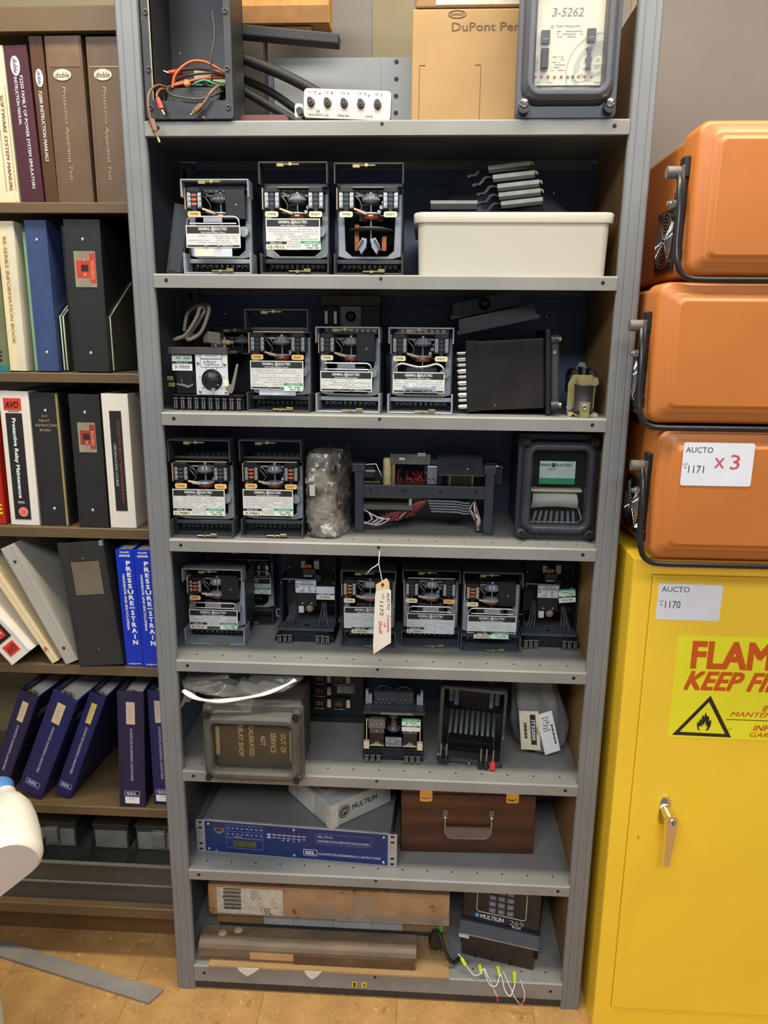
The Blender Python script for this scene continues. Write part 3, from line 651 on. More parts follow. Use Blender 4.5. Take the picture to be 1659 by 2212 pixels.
q = lead('maroon test lead with a red clip wound through the bundle in black case', [(-.042, .05, .094), (-.01, .05, .097), (.03, .055, .094), (.052, .06, .086), (.03, .05, .090), (-.01, .045, .086), (-.038, .05, .078), (0, .06, .076), (.05, .06, .074)], lead_m, .0022)
obj('red_clip', B().cyl((-.030, .030, .0955), (-.052, .022, .090), .0050, 12, 0, .0042).cyl((-.052, .022, .090), (-.060, .02, .0925), .0022, 8, 1), [mat('red_clip_plastic', (204, 52, 40), .4), silver], q)
q = lead('dark grey test lead drooping in a low loop across the black open case', [(.036, .03, .18), (.040, .025, .14), (.033, .02, .10), (.028, .03, .07), (-.02, .05, .068), (-.042, .03, .064), (-.040, .0, .048), (-.026, -.014, .036), (-.004, -.018, .0305), (.02, -.014, .030), (.042, .0, .040), (.05, .03, .055)], lead_k, .0017)
q = lead('brown test lead with brass banana plug hanging over the front lip of top shelf', [(-.044, .02, .058), (-.056, .0, .056), (-.063, -.022, .040), (-.064, -.032, .018), (-.061, -.036, .0), (-.058, -.038, -.012)], lead_b, .0020)
obj('banana_plug', B().cyl((-.059, -.060, -.008), (-.053, -.061, -.026), .0058, 12, 0, .0046).cyl((-.053, -.061, -.026), (-.050, -.061, -.034), .0036, 10, 0).cyl((-.050, -.061, -.034), (-.0465, -.061, -.043), .0022, 8, 1), [mat('plug_brown', (128, 92, 62), .5), brass], q)
q = lead('brown test lead ending in a red banana plug inside the black open case', [(-.046, .025, .056), (-.051, .0, .050), (-.052, -.020, .036), (-.050, -.024, .028)], lead_b, .0020)
obj('banana_plug', B().cyl((-.050, -.049, .029), (-.044, -.050, .012), .0040, 12, 0, .0050).cyl((-.044, -.050, .012), (-.039, -.051, .003), .0020, 8, 1), [mat('plug_red', (186, 62, 48), .5), silver], q)
q = lead('brown test lead with square brown plug at bottom right of black open case', [(.053, .03, .060), (.050, .0, .054), (.042, -.018, .040), (.034, -.021, .027), (.026, -.022, .018)], lead_b, .0026)
obj('banana_plug', B().bar((.026, -.049, .018), (.015, -.049, .009), .010, .007, 0).bar((.016, -.049, .010), (.010, -.049, .0055), .007, .006, 0).cyl((.011, -.049, .006), (.006, -.050, .002), .002, 8, 1), [MATS['plug_brown'], brass], q, bevel=.0008)
q = lead('black test leads bundled low in the black open case, with green flecks', [(-.05, .05, .062), (-.02, .04, .072), (.03, .05, .074), (.052, .06, .064), (.03, .045, .066), (-.02, .04, .068), (-.052, .06, .070), (-.02, .05, .0765), (.04, .06, .070)], wire_black, .0034)
obj('green_wire', B().tube(bez([(.0, .0, .066), (.02, -.004, .070), (.036, .0, .065), (.05, .01, .066)], 5), .0018, 6), mat('green_wire', (60, 160, 110), .5), q)

# ---- second shelf
t = thing('cover_plate', 'dark grey metal cover leaning beside the leftmost relay on the second shelf', 'cover', (.046, .055, Zs(2) + .0055), (0, R(10), R(12)))
obj('plate', B().box(0, .030, 0, .16, 0, .126).box(.003, .027, -.002, 0, .004, .122), dark_grey, t, bevel=.002)
binm = mat('bin_ivory_plastic', (192, 186, 168), .42, 0, .02, 5, .03)
t = thing('storage_bin', 'white plastic storage bin with rolled rim at right of second shelf', 'bin', (.688, .008, Zs(2)))
S = []
for z, o, r_ in ((0, 0, .012), (.003, .001, .014), (.088, .0035, .014), (.0885, .0105, .018), (.103, .0115, .018), (.106, .009, .016)): S.append(rrz(-.165 - o, .165 + o, .002 - o*.3, .235 + o, z, r_))
for z, o, r_ in ((.106, -.001, .012), (.1, -.003, .012), (.003, -.006, .010)): S.append(rrz(-.165 - o, .165 + o, .002 - o, .235 + o, z, r_))
b = B(); loft(b, S, 0, True, False); b.add(S[0], [tuple(range(20))[::-1]], 0); b.add(S[-1], [tuple(range(20))], 0)
obj('tub', b, binm, t, bevel=.0015)
edge = mat('worn_bracket_edge', (200, 190, 170), .4, .05, .1, 40)
POS = ['bottom', 'second lowest', 'middle', 'second highest', 'top']
for k, (x, z) in enumerate(((.672, .1445), (.667, .1595), (.664, .1745), (.655, .1905), (.646, .2060))):
    q = thing('cover_bracket', 'black steel S-bent bracket, %s of the stack of five in the white bin' % POS[k], 'bracket', (x, .10, SZ[1] + z - .008), (0, R(-6), 0), 'S-bent brackets stacked in the white bin')
    obj('front_bar', lambda: B().box(0, .078, 0, .012, -.0105, .0028).box(.0, .078, -.0006, .0122, -.0045, .0034, 1).box(0, .078, .0119, .045, .0, .0025), [black, edge], q, key='fbar', bevel=.0008, seg=1)
    s1 = [(-.002, .002), (-.008, .0045), (-.016, .003), (-.020, -.002), (-.026, -.007), (-.034, -.006), (-.039, -.009)]
    obj('side_arm', lambda: B().prism(s1 + [(u + .0035, v - .0035) for u, v in s1[::-1]], .010, .024), [black], q, key='sarm')
    if k > 0: obj('hook', lambda: B().prism([(.0785, .002), (.082, .001), (.0835, -.004), (.082, -.0055), (.081, -.002), (.0785, -.001)], .0, .015), edge, q, key='hook')
q = thing('cover_bracket', 'single black steel bracket lying flat at the left of the stack in white bin', 'bracket', (.541, .10, SZ[1] + .137))
obj('front_bar', B().box(0, .088, 0, .012, -.012, .004).box(0, .088, -.0006, .0122, -.002, .0045, 1).box(.002, .086, .0121, .05, 0, .003), [black, edge], q, bevel=.0008)
q = thing('packing_block', 'dark foam block under the brackets inside the white bin', 'block', (.545, .06, SZ[1] + .0045))
obj('block', B().box(0, .24, .0, .11, 0, .112), black_matt, q)
bag_dark = mat('smoky_plastic_film', (104, 106, 114), .2, 0, .2, 12, .3, alpha=.36)
t = thing('plastic_bag', 'smoky clear plastic bag rising behind the brackets in the white bin', 'bag', (.69, .21, SZ[1] + .10))
def bagf(u, v):
    a = 2*math.pi*u; w_ = .142*(1 - .68*v**1.3) ; g_ = 1 + .10*math.sin(5*a + 6*v) + .05*math.sin(11*a)
    return (w_*math.cos(a)*g_ - .02*v, .022*math.sin(a)*g_*(1 - .5*v), .125*v)
obj('film', B().grid(bagf, 40, 12, closeu=True), bag_dark, t, stuff=False)

# ---- third shelf
t = thing('voltage_relay', 'relay with round black dial plate and sticker 3-7055 at left end of third shelf', 'relay', (.117, .04, Zs(3)), -3)
t['group'] = GR
b = B().box(-.071, .071, .012, .11, 0, .004).box(-.071, .071, .012, .03, .004, .026).box(-.072, .072, .004, .10, .026, .030)
obj('base_block', b, black, t, bevel=.001)
for k in range(10):
    obj('contact_finger', lambda: B().box(-.0038, .0038, 0, .012, 0, .024).box(-.0042, .0042, -.001, .012, .0205, .0225, 1).box(-.003, -.0012, -.0008, 0, .002, .018, 1).box(.0012, .003, -.0008, 0, .002, .018, 1), [black, mat('dull_metal', (150, 146, 136), .35, .6)], t, (-.063 + k*.014, .002, .001), key='finger')
b = B().box(-.0315, .0315, 0, .002, 0, .078)
b.box(-.0215, .0215, -.0003, 0, .068, .0765, 1).box(-.0205, .0205, -.0005, -.0003, .0688, .0757, 0)
b.text('WESTINGHOUSE', (-.011, -.0006, .0722), .022, .0022, 1)
for x0 in (-.0215, -.006, .007): b.box(x0, x0 + .0145 - (x0 > -.02)*.0, -.0003, 0, .052, .067, 1).box(x0 + .0006, x0 + .0139, -.0005, -.0003, .0526, .0664, 0)
print_lines(b, -.020, .020, .055, .064, -.0006, 3, 1, 3, .5)
for k, a in enumerate(range(-130, 131, 52)): b.text('%d' % (k + 1), (.024*math.sin(R(a)) - .001, -.0004, .0285 + .0245*math.cos(R(a)) - .0015), .002, .003, 1)
dp = obj('dial_plate', b, [mat('dial_plate_grey', (206, 206, 210), .4, .1, .02), ink], t, (.014, -.004, .0305))
obj('scale_ring', B().lathe([(.0205, 0), (.0205, .0012), (.0188, .0014), (.0186, .0002)], n=40, axis='y').lathe([(.0168, 0), (.0168, .0010), (.0158, .0012), (.0156, .0)], n=40, axis='y', m=0), black, dp, (0, -.0002, .0285))
b = B().lathe([(.0155, 0), (.0155, .004), (.013, .008), (.006, .012), (.001, .0125)], n=10, axis='y', sm=False); b.bar((.006, -.009, -.006), (.014, -.003, -.010), .0006, .0012, 1)
obj('knob', b, [black, white_ink], dp, (0, -.001, .0285))
obj('pointer_tab', B().prism([(-.005, 0), (-.003, -.007), (0, -.013), (.002, -.007), (.005, 0)], -.002, -.0006), mat('tab_buff', (176, 166, 150), .5), dp, (.002, 0, .014))
for x, z in ((-.026, .060), (.026, .058), (-.024, .006), (.027, .005)): obj('screw', lambda: B().lathe([(.0032, 0), (.0028, .0014), (.001, .002)], n=10, axis='y'), brass, dp, (x, 0, z), key='dscrew')
obj('relay_element', B().box(-.060, -.022, .004, .05, .032, .074).box(-.056, -.026, .0, .004, .040, .066, 1).prism([(-.058, .049), (-.045, .046), (-.034, .043), (-.024, .049), (-.024, .051), (-.034, .047), (-.045, .050), (-.058, .051)], -.002, .001, 2).bar((-.047, -.002, .05), (-.0475, -.002, .060), .001, .001, 3), [black, mat('smoke_window', (30, 31, 32), .12), silver, orange_link], t, bevel=.0008, seg=1)
s_ = B().box(-.066, -.026, -.0004, 0, .0, .013).text('3-7055', (-.061, -.0007, .004), .030, .0056, 1, bold=.01).box(-.066, -.026, -.0004, 0, .013, .0165, 1).text('SERIAL NO.', (-.058, -.0007, .0138), .024, .002, 2).box(-.066, -.026, -.0004, 0, .017, .029, 3).box(-.066, -.046, -.0004, 0, .029, .034, 4).text('M7  5/87', (-.058, -.0007, .0215), .03, .004, 1, shear=.2)
obj('stickers', s_, [white_paper, ink, white_ink, MATS['pale_green_paper'], green_ink], t, (0, .002, .0755), label='white and green serial and calibration stickers')
obj('sticker_backing', B().box(-.064, -.026, .003, .05, .074, .106), dark_grey, t)
obj('top_housing', B().box(-.070, .046, -.006, .10, .106, .120).box(-.066, .060, .01, .09, .108, .114), mat('brown_grey_plastic', (68, 62, 60), .45, 0, .08), t, bevel=.0015)
obj('side_lever', B().prism([(.040, .040), (.044, .034), (.052, .034), (.056, .042), (.066, .088), (.063, .090), (.052, .052), (.046, .05), (.042, .046)], -.004, .0, 0).box(.036, .046, -.006, .0, .047, .057, 1), [mat('lever_metal', (172, 166, 150), .3, .7), ivory], t, bevel=.0008)
obj('side_bracket', B().box(-.078, -.066, .0, .006, .056, .064).box(-.076, -.063, .0, .006, .044, .052), brass, t, bevel=.001)
obj('rear_frame', B().box(-.068, .068, .10, .104, .028, .106), black_matt, t)
cordm = mat('grey_brown_cord', (132, 122, 108), .5, 0, .06)
t2 = thing('mains_lead', 'grey mains cord looped with a three-pin plug lying on the dial relay', 'cord', (.117, .06, SZ[2] + .1265))
pts = [(-.030, .03, .012), (-.052, -.01, .004), (-.046, -.02, .006), (-.030, -.016, .014), (-.010, -.010, .045), (-.006, 0, .062), (.0, .012, .060), (-.012, .0, .035), (-.028, -.012, .010), (-.022, -.022, .004), (.0, -.020, .018), (.012, -.010, .050), (.008, .01, .066), (-.012, .03, .070), (-.040, .035, .055), (-.05, .035, .02)]
obj('cable', B().tube(bez([(x - .005, y, z + .004) for x, y, z in pts], 6), .0036, 10), cordm, t2)
b = B(); loft(b, [[(-.0, y, z) for y, z in ((-.024, .002), (-.012, .002), (-.012, .014), (-.024, .014))], [(.010, y, z) for y, z in ((-.030, .002), (-.006, .002), (-.006, .024), (-.030, .024))], [(.034, y, z) for y, z in ((-.030, -.002), (-.006, -.002), (-.006, .020), (-.030, .020))]], 0, False)
obj('plug', b, mat('plug_grey', (84, 78, 70), .5), t2, bevel=.002)
obj('prong', B().box(.034, .050, -.026, -.0245, .011, .016), brass, t2, rot=(0, R(12), 0)); obj('prong', B().box(.034, .052, -.010, -.0085, .012, .017), brass, t2, rot=(0, R(12), 0)); obj('prong', B().cyl((.034, -.02, .002), (.050, -.02, .000), .0022, 8), brass, t2)
relay('dark relay half hidden behind the dial relay at the back left of third shelf', .150, .166, 3, 0, h=.158, up='low', loop='dark', links=('black', 'black'), plate=(-.051, .047, .042, .095), seed=20)
t = thing('knob_relay', 'relay with round black knob and brown cap seen above middle relay of third shelf', 'relay', (.383, .20, Zs(3)))
obj('cabinet', B().box(-.059, .059, 0, .06, 0, .205), black, t, bevel=.001)
obj('brown_cap', B().box(-.062, .060, -.004, .06, .205, .2245).box(.02, .058, -.002, .0, .158, .176), mat('cap_brown', (104, 86, 62), .6, 0, .1, 40), t, bevel=.001)
obj('knob_plate', B().box(-.022, .020, -.004, 0, .150, .203), mat('knob_plate_grey', (150, 152, 156), .4, .2), t)
obj('knob', B().lathe([(.011, 0), (.011, .002), (.0085, .003), (.008, .014), (.006, .015)], n=20, axis='y'), black, t, (-.001, -.004, .183))
terminal_block(t, -.042, .165, 'black', 'ivory', 'TIME', 0).location.y = -.010
# big black case lying on its side
gloss = mat('glossy_brown_black', (34, 30, 28), .25, 0, .2, 14, .04, ((90, 86, 80), .74, 26, .02))
t = thing('relay_case', 'glossy black relay case lying on its side with studs at left, third shelf', 'relay case', (.612, .052, Zs(3) + .0028), (0, R(-3.5), R(-3)))
obj('case_body', B().box(.010, .156, 0, .19, .001, .132), gloss, t, bevel=.004)
obj('end_cap', B().box(.008, .0305, -.0012, .191, .0, .1335), gloss, t, bevel=.0025)
obj('flange', B().box(.156, .166, -.008, .20, -.012, .147), black, t, bevel=.003)
obj('cover', B().box(.166, .182, -.002, .19, .002, .135), dark_grey, t, bevel=.005)
for zz in (.006, .128):
    obj('thumb_nut', lambda: B().cyl((0, 0, 0), (.014, 0, 0), .008, 14, 0).cyl((.014, 0, 0), (.019, 0, 0), .005, 6, 1), [dark_grey, brass], t, (.166, -.002, zz), key='lnut', bevel=.001)
obj('lock_screw', B().lathe([(.004, 0), (.003, .002)], n=10, axis='y'), silver, t, (.173, -.002, .104))
for k in range(10):
    obj('terminal_stud', lambda: B().cyl((0, 0, 0), (-.016, 0, 0), .0046, 12, 0).cyl((-.016, 0, 0), (-.0185, 0, 0), .0034, 10, 1), [chrome, brass], t, (.010, .006 + (k % 2)*.012, .010 + k*.0112), key='tstud', bevel=.0005, seg=1)
for k, (lb, x, z, y) in enumerate((('black relay cover, lower of the two tilted on the black case, third shelf', .598, .1655, .075), ('dark grey relay cover with a knob, upper of two tilted on the black case', .586, .195, .105))):
    q = thing('relay_cover', lb, 'cover', (x, y, SZ[2] + z - .018), (0, R(-12), 0))
    L_ = .158 if k == 0 else .142
    b = B().prism([(0, 0), (L_, 0), (L_, .006), (L_ - .006, .010), (L_ - .008, .028), (.008, .028), (.006, .010), (0, .006)], 0, .13)
    obj('cover_body', b, black if k == 0 else dark_grey, q, bevel=.0025)
    if k == 0:
        for x2 in (.010, L_ - .014): obj('thumb_nut', lambda: B().cyl((0, 0, 0), (0, 0, .012), .007, 14, 0).cyl((0, 0, .012), (0, 0, .016), .004, 10, 0), black, q, (x2, .02, .012), key='cnut', bevel=.001)
    else: obj('knob', B().lathe([(.012, 0), (.010, .004), (.006, .006), (.007, .018), (.004, .020)], n=18, axis='y'), black, q, (.068, .0, .016))
# solenoid
olive = mat('zinc_chromate_steel', (176, 168, 108), .32, .55, .1, 18)
t = thing('solenoid_coil', 'olive-gold contactor coil with dark winding at the right end of third shelf', 'coil', (.835, .028, Zs(3)), -6)
obj('base', B().prism([(-.027, 0), (-.022, 0), (-.018, .004), (-.012, 0), (.018, .0), (.027, 0), (.027, .006), (-.027, .006)], 0, .05), mat('buff_base', (168, 150, 120), .6), t)
obj('back_bracket', B().prism([(-.028, .006), (-.028, .060), (-.020, .076), (.016, .076), (.022, .066), (.022, .006)], .026, .029), olive, t, bevel=.001)
b = B().lathe([(.0185, .008), (.0195, .010), (.0195, .014), (.017, .016), (.0175, .055), (.019, .057), (.019, .060), (.012, .061)], (0, .006, 0), 28)
obj('winding', b, mat('winding_black', (50, 46, 48), .5, 0, .1, 80, .1, stretch=(1, 1, 20)), t)
obj('top_clamp', B().prism([(-.013, .060), (.020, .058), (.024, .062), (.022, .072), (.014, .074), (.013, .068), (-.008, .069), (-.012, .074), (-.015, .070)], -.010, .014), brass, t, bevel=.0012)
obj('front_tab', B().prism([(-.007, 0), (.009, 0), (.010, .028), (-.008, .029)], -.016, -.0135).lathe([(.0052, 0), (.0052, .0016), (.0026, .0016), (.0022, .0)], (.001, -.016, .019), 14, 1, 'y'), [mat('olive_tab', (150, 140, 84), .4, .4), silver], t, bevel=.0006)
obj('hex_nut', B().cyl((0, 0, 0), (0, -.006, 0), .006, 6, 0), silver, t, (-.024, .024, .016))
b = B()
for k in range(9):
    for sx in (-1, 1): b.lathe([(.006, 0), (.008, .001), (.008, .004), (.006, .005)], (sx*.016, .035 + k*.011, .078), 12, 0, 'y')
obj('contact_stack', b.box(-.026, .026, .03, .13, .04, .076).box(-.003, .003, .03, .13, .07, .088, 1), [black, dark_grey], t)
t = thing('metal_bracket', 'small grey bracket with a hole behind the olive coil at back right of third shelf', 'bracket', (.862, .20, Zs(3)))
obj('plate', B().prism([(-.010, 0), (.010, 0), (.010, .085), (.006, .095), (-.004, .095), (-.010, .085)], 0, .002).cyl((0, -.0005, .08), (0, 0, .08), .003, 12, 1), [alu, black_matt], t)

# ---- fourth shelf: bubble-wrapped parcel, open chassis, windowed case
wrap = mat('bubble_wrap', (122, 114, 104), .2, 0, .45, 26, .9, ((222, 218, 208), .60, 34, .08), coat=.6)
def parcel(u, v):
    a = 2*math.pi*u; g_ = random.Random(int(u*97)*31 + int(v*61)).uniform(-.0022, .0022)
    lean = .02*(1 - v) if False else 0
    c, s_ = math.cos(a), math.sin(a)
    x = .034*math.copysign(abs(c)**.55, c); y = .085*math.copysign(abs(s_)**.5, s_)
    k = 1 - .12*max(0, v - .75)*4 - .10*max(0, .12 - v)*8
    return (x*k + g_ + .010*(1 - v)*(1 if c > 0 else .2), y*k + g_, .001 + .168*v + g_*.6*(0 < v < 1))
t = thing('wrapped_parcel', 'tall parcel in crinkled silvery bubble wrap standing on the fourth shelf', 'parcel', (.347, .108, Zs(4)), (0, 0, R(-9)))
b = B().grid(parcel, 64, 30, closeu=True); b.add([parcel(i/64, 1) for i in range(64)] + [(0, 0, .172)], [(i, (i+1) % 64, 64) for i in range(64)], 0, True)
obj('wrapping', b, wrap, t)
obj('tape_label', B().box(-.015, -.004, -.0905, -.0900, .088, .110), mat('parcel_label', (176, 172, 162), .6), t)
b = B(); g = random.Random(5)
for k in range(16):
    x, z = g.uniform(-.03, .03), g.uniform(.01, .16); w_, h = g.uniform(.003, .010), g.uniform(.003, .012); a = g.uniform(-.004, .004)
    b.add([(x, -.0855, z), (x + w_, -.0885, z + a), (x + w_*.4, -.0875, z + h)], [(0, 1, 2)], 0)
obj('wrap_glint', b, mat('film_glint', (150, 145, 136), .10, 0, .1, 30, .2, alpha=.6), t, stuff=True)  # pale slivers scattered over the wrap, glints put into their colour
frame_m = mat('chassis_slate', (48, 51, 57), .42, 0, .06, 25)
t = thing('electronic_chassis', 'open slate-grey chassis with transformer, red wiring and heat sink on fourth shelf', 'chassis', (.541, .085, Zs(4)))
for sx in (-1, 1):
    x0 = -.141 if sx < 0 else .122
    obj('end_post', B().box(x0, x0 + .019, 0, .003, 0, .128).box(x0 if sx < 0 else x0 + .016, x0 + .003 if sx < 0 else x0 + .019, 0, .10, 0, .128).box(x0 - .005 if sx < 0 else x0 - .003, x0 + .022, -.002, .03, .126, .143), frame_m, t, bevel=.0015)
b = B().box(-.122, .122, .0, .004, .074, .100)
for x in (-.108, -.038, .034, .104): b.cyl((x, -.0004, .089), (x, .0, .089), .004, 12, 1)
obj('cross_bar', b, [frame_m, black_matt], t, bevel=.001)
obj('transformer', B().box(.052, .098, .02, .075, .075, .140).box(.050, .054, .018, .077, .072, .142, 1).box(.096, .100, .018, .077, .072, .142, 1).box(.048, .104, .016, .08, .128, .131, 0), [mat('transformer_olive', (74, 68, 44), .5, 0, .1, 50), mat('gold_frame', (196, 172, 92), .35, .5)], t, bevel=.0008)
obj('top_plate', B().box(.026, .116, -.006, .10, .1425, .1455).lathe([(.003, 0), (.002, .002)], (.085, .02, .1455), 8, 1), [mat('plate_dark_slate', (58, 61, 66), .4), silver], t, rot=(R(16), 0, 0), loc=(0, 0, -.006))
obj('capacitor_can', B().box(.006, .026, .012, .04, .100, .138).cyl((.032, .03, .08), (.032, .03, .135), .012, 16, 1), [mat('can_silver', (150, 158, 164), .25, .8), black], t, bevel=.001)
obj('reactor_coil', B().cyl((-.128, .02, .122), (-.100, .02, .122), .016, 18, 0).cyl((-.1005, .02, .122), (-.099, .02, .122), .011, 18, 0).box(-.124, -.09, .006, .03, .103, .1045, 1).tube([(-.122, .012, .139), (-.098, .01, .141), (-.086, .01, .115)], .0014, 6, 2), [gloss, brass, silver], t)
obj('paper_capacitor', B().lathe([(.008, .085), (.009, .088), (.009, .146), (.008, .150)], (-.076, .035, 0), 16), mat('waxed_paper', (190, 174, 128), .5, 0, .1, 40), t)
obj('resistor_panel', B().box(-.070, .012, .024, .03, .139, .160).box(-.052, -.040, .020, .024, .147, .152, 1).box(-.015, .002, .022, .03, .156, .163, 1).box(-.066, -.060, .026, .06, .08, .139, 2).box(.0, .012, .03, .08, .10, .139, 3), [mat('panel_grey_dark', (88, 84, 78), .5), silver, mat('gold_bar', (158, 136, 76), .4, .5), black], t, bevel=.0006)
b = B(); g = random.Random(11)
for k in range(16):
    x = g.uniform(-.05, .01); b.tube(bez([(x, .02 + g.uniform(0, .03), .13 - g.random()*.03), (x + g.uniform(-.01, .02), .012, .112), (x + g.uniform(0, .03), .02, .085 + g.random()*.02), (g.uniform(-.015, .006), .03, .075)], 5), .0013, 6, 0)
obj('upper_wiring', b, wire_red, t, stuff=True)
b = B()
for k in range(30):
    s0 = k/30; x = -.115 + .135*s0 + g.uniform(-.006, .006); (k < 18) and b.tube(bez([(x, .01 + g.random()*.02, .030 + .03*s0), (x + .014, .006 + g.random()*.01, .020 + .045*s0**2), (x + .03, .012, .028 + .04*s0), (.012 + g.uniform(-.005, .005), .02, .072)], 4), .0011, 6, k % 9 == 0)
obj('lower_wiring', b, [wire_red, wire_white], t, stuff=True)
b = B()
for k in range(4): b.tube(bez([(-.122, .006, .046), (-.112 + k*.008, .0, .042 - k*.004), (-.105 + k*.012, -.002, .030), (-.118 + k*.008, .004, .018 - k*.001), (-.122, .008, .020)], 6), .0013, 6)
obj('white_loop_wire', b, wire_white, t)
obj('circuit_board', B().box(-.122, -.022, .003, .075, .048, .058).box(-.122, -.016, .006, .08, .072, .0735, 1).box(-.030, -.024, .004, .02, .058, .071, 2), [mat('board_grey', (84, 80, 72), .5), mat('board_edge', (196, 178, 130), .5), mat('board_post', (150, 144, 130), .4)], t)
b = B()
for k in range(5):
    z = .066 - k*.0055; b.prism([(.008 + k*.002, z), (.07, z - .001), (.082, z - .004), (.094, z - .003), (.094, z - .0005), (.082, z - .0012), (.07, z + .002), (.008 + k*.002, z + .003)], .008, .07)
obj('heat_sink', b, mat('heat_sink_grey', (130, 134, 136), .4, .4), t)
b = B(); g2 = random.Random(4)
for k in range(10): b.tube(bez([(.105, .02, .068), (.10 + g2.uniform(-.008, .01), .012, .05), (.110 + g2.uniform(-.006, .008), .01, .03), (.112 + g2.uniform(-.004, .004), .014, .012)], 5), .0011, 6, k % 2)
obj('terminal_wiring', b, [wire_red, wire_white], t, stuff=True)
b = B().box(.108, .120, .014, .03, .004, .03)
for k in range(3): b.lathe([(.004, 0), (.004, .002), (.002, .003)], (.113, .014, .008 + k*.008), 10, 1, 'y')
obj('terminal_strip', b, [black, brass], t)
obj('rear_block', B().box(.122, .160, .03, .095, .10, .138).box(.128, .150, .02, .06, .138, .140, 1), [black, silver], t, bevel=.001)
obj('side_plate', B().box(-.145, .145, .12, .123, .0, .11), frame_m, t)
obj('blue_pump_can', B().box(.014, .052, .085, .115, .09, .14), mat('pale_blue_metal', (150, 170, 200), .35, .3), t)
r = relay_case('slate-grey relay case with glass window and green-white card, right end of fourth shelf', (.803, .075, Zs(4)), .158, .212, .17, (-.052, .054, .031, .181), mat('case_slate', (44, 47, 53), .42, 0, .06, 20, .05), mat('frame_slate', (56, 59, 65), .42, 0, .06, 20, .05), fr=.016, proud=.02, nuts=dusty)
obj('maker_card', B().box(-.034, .036, .0, .0008, .118, .156).box(-.034, .036, -.0003, .0, .110, .122, 1).text('GENERAL', (-.034, -.0006, .146), .022, .0045, 2, bold=.02).text('ELECTRIC', (-.001, -.0006, .146), .030, .0045, 2, bold=.02).cyl((-.007, -.0002, .148), (-.007, -.0006, .148), .0045, 14, 2).text('RELAY', (-.016, -.0006, .138), .016, .004, 1), [mat('card_pale_green', (196, 216, 204), .6), green_ink, mat('dark_green_ink', (30, 90, 70), .6)], r, (0, .003, 0))
b = B().grid(lambda u, v: (-.046 + .094*u + .004*v*(1 - 2*u), .0 - .012*math.sin(math.pi*min(1, v)) + .010*v, .058 + .036*v + .004*math.sin(3*u)), 14, 8).box(-.050, .052, -.010, .012, .094, .099, 1)
obj('paper_roll', b, [mat('chart_paper', (190, 188, 178), .7), mat('chart_paper_edge', (214, 200, 168), .6)], r, (0, .014, 0))
b = B()
for k in range(8): b.prism([(-.046 + k*.012, .026), (-.040 + k*.012, .026), (-.034 + k*.0105, .054), (-.038 + k*.0105, .054)], .004 + (k % 2)*.002, .012)
obj('contact_fan', b.box(-.050, .052, .0, .03, .024, .026, 1), [mat('fan_grey', (140, 146, 150), .35, .4), mat('fan_base', (120, 116, 100), .5)], r)
obj('wire_bail', B().tube([(-.050, -.004, .046), (-.049, -.005, .034), (.046, -.005, .034), (.053, -.004, .042), (.046, .0, .062)], .0014, 6), mat('bail_buff', (190, 178, 140), .4, .3), r)
obj('set_screw', B().cyl((-.036, -.006, .012), (-.036, -.006, .002), .003, 8, 0).cyl((-.036, -.006, .018), (-.036, -.006, .012), .0018, 8, 1), [dark_grey, silver], r, (0, -.008, 0))

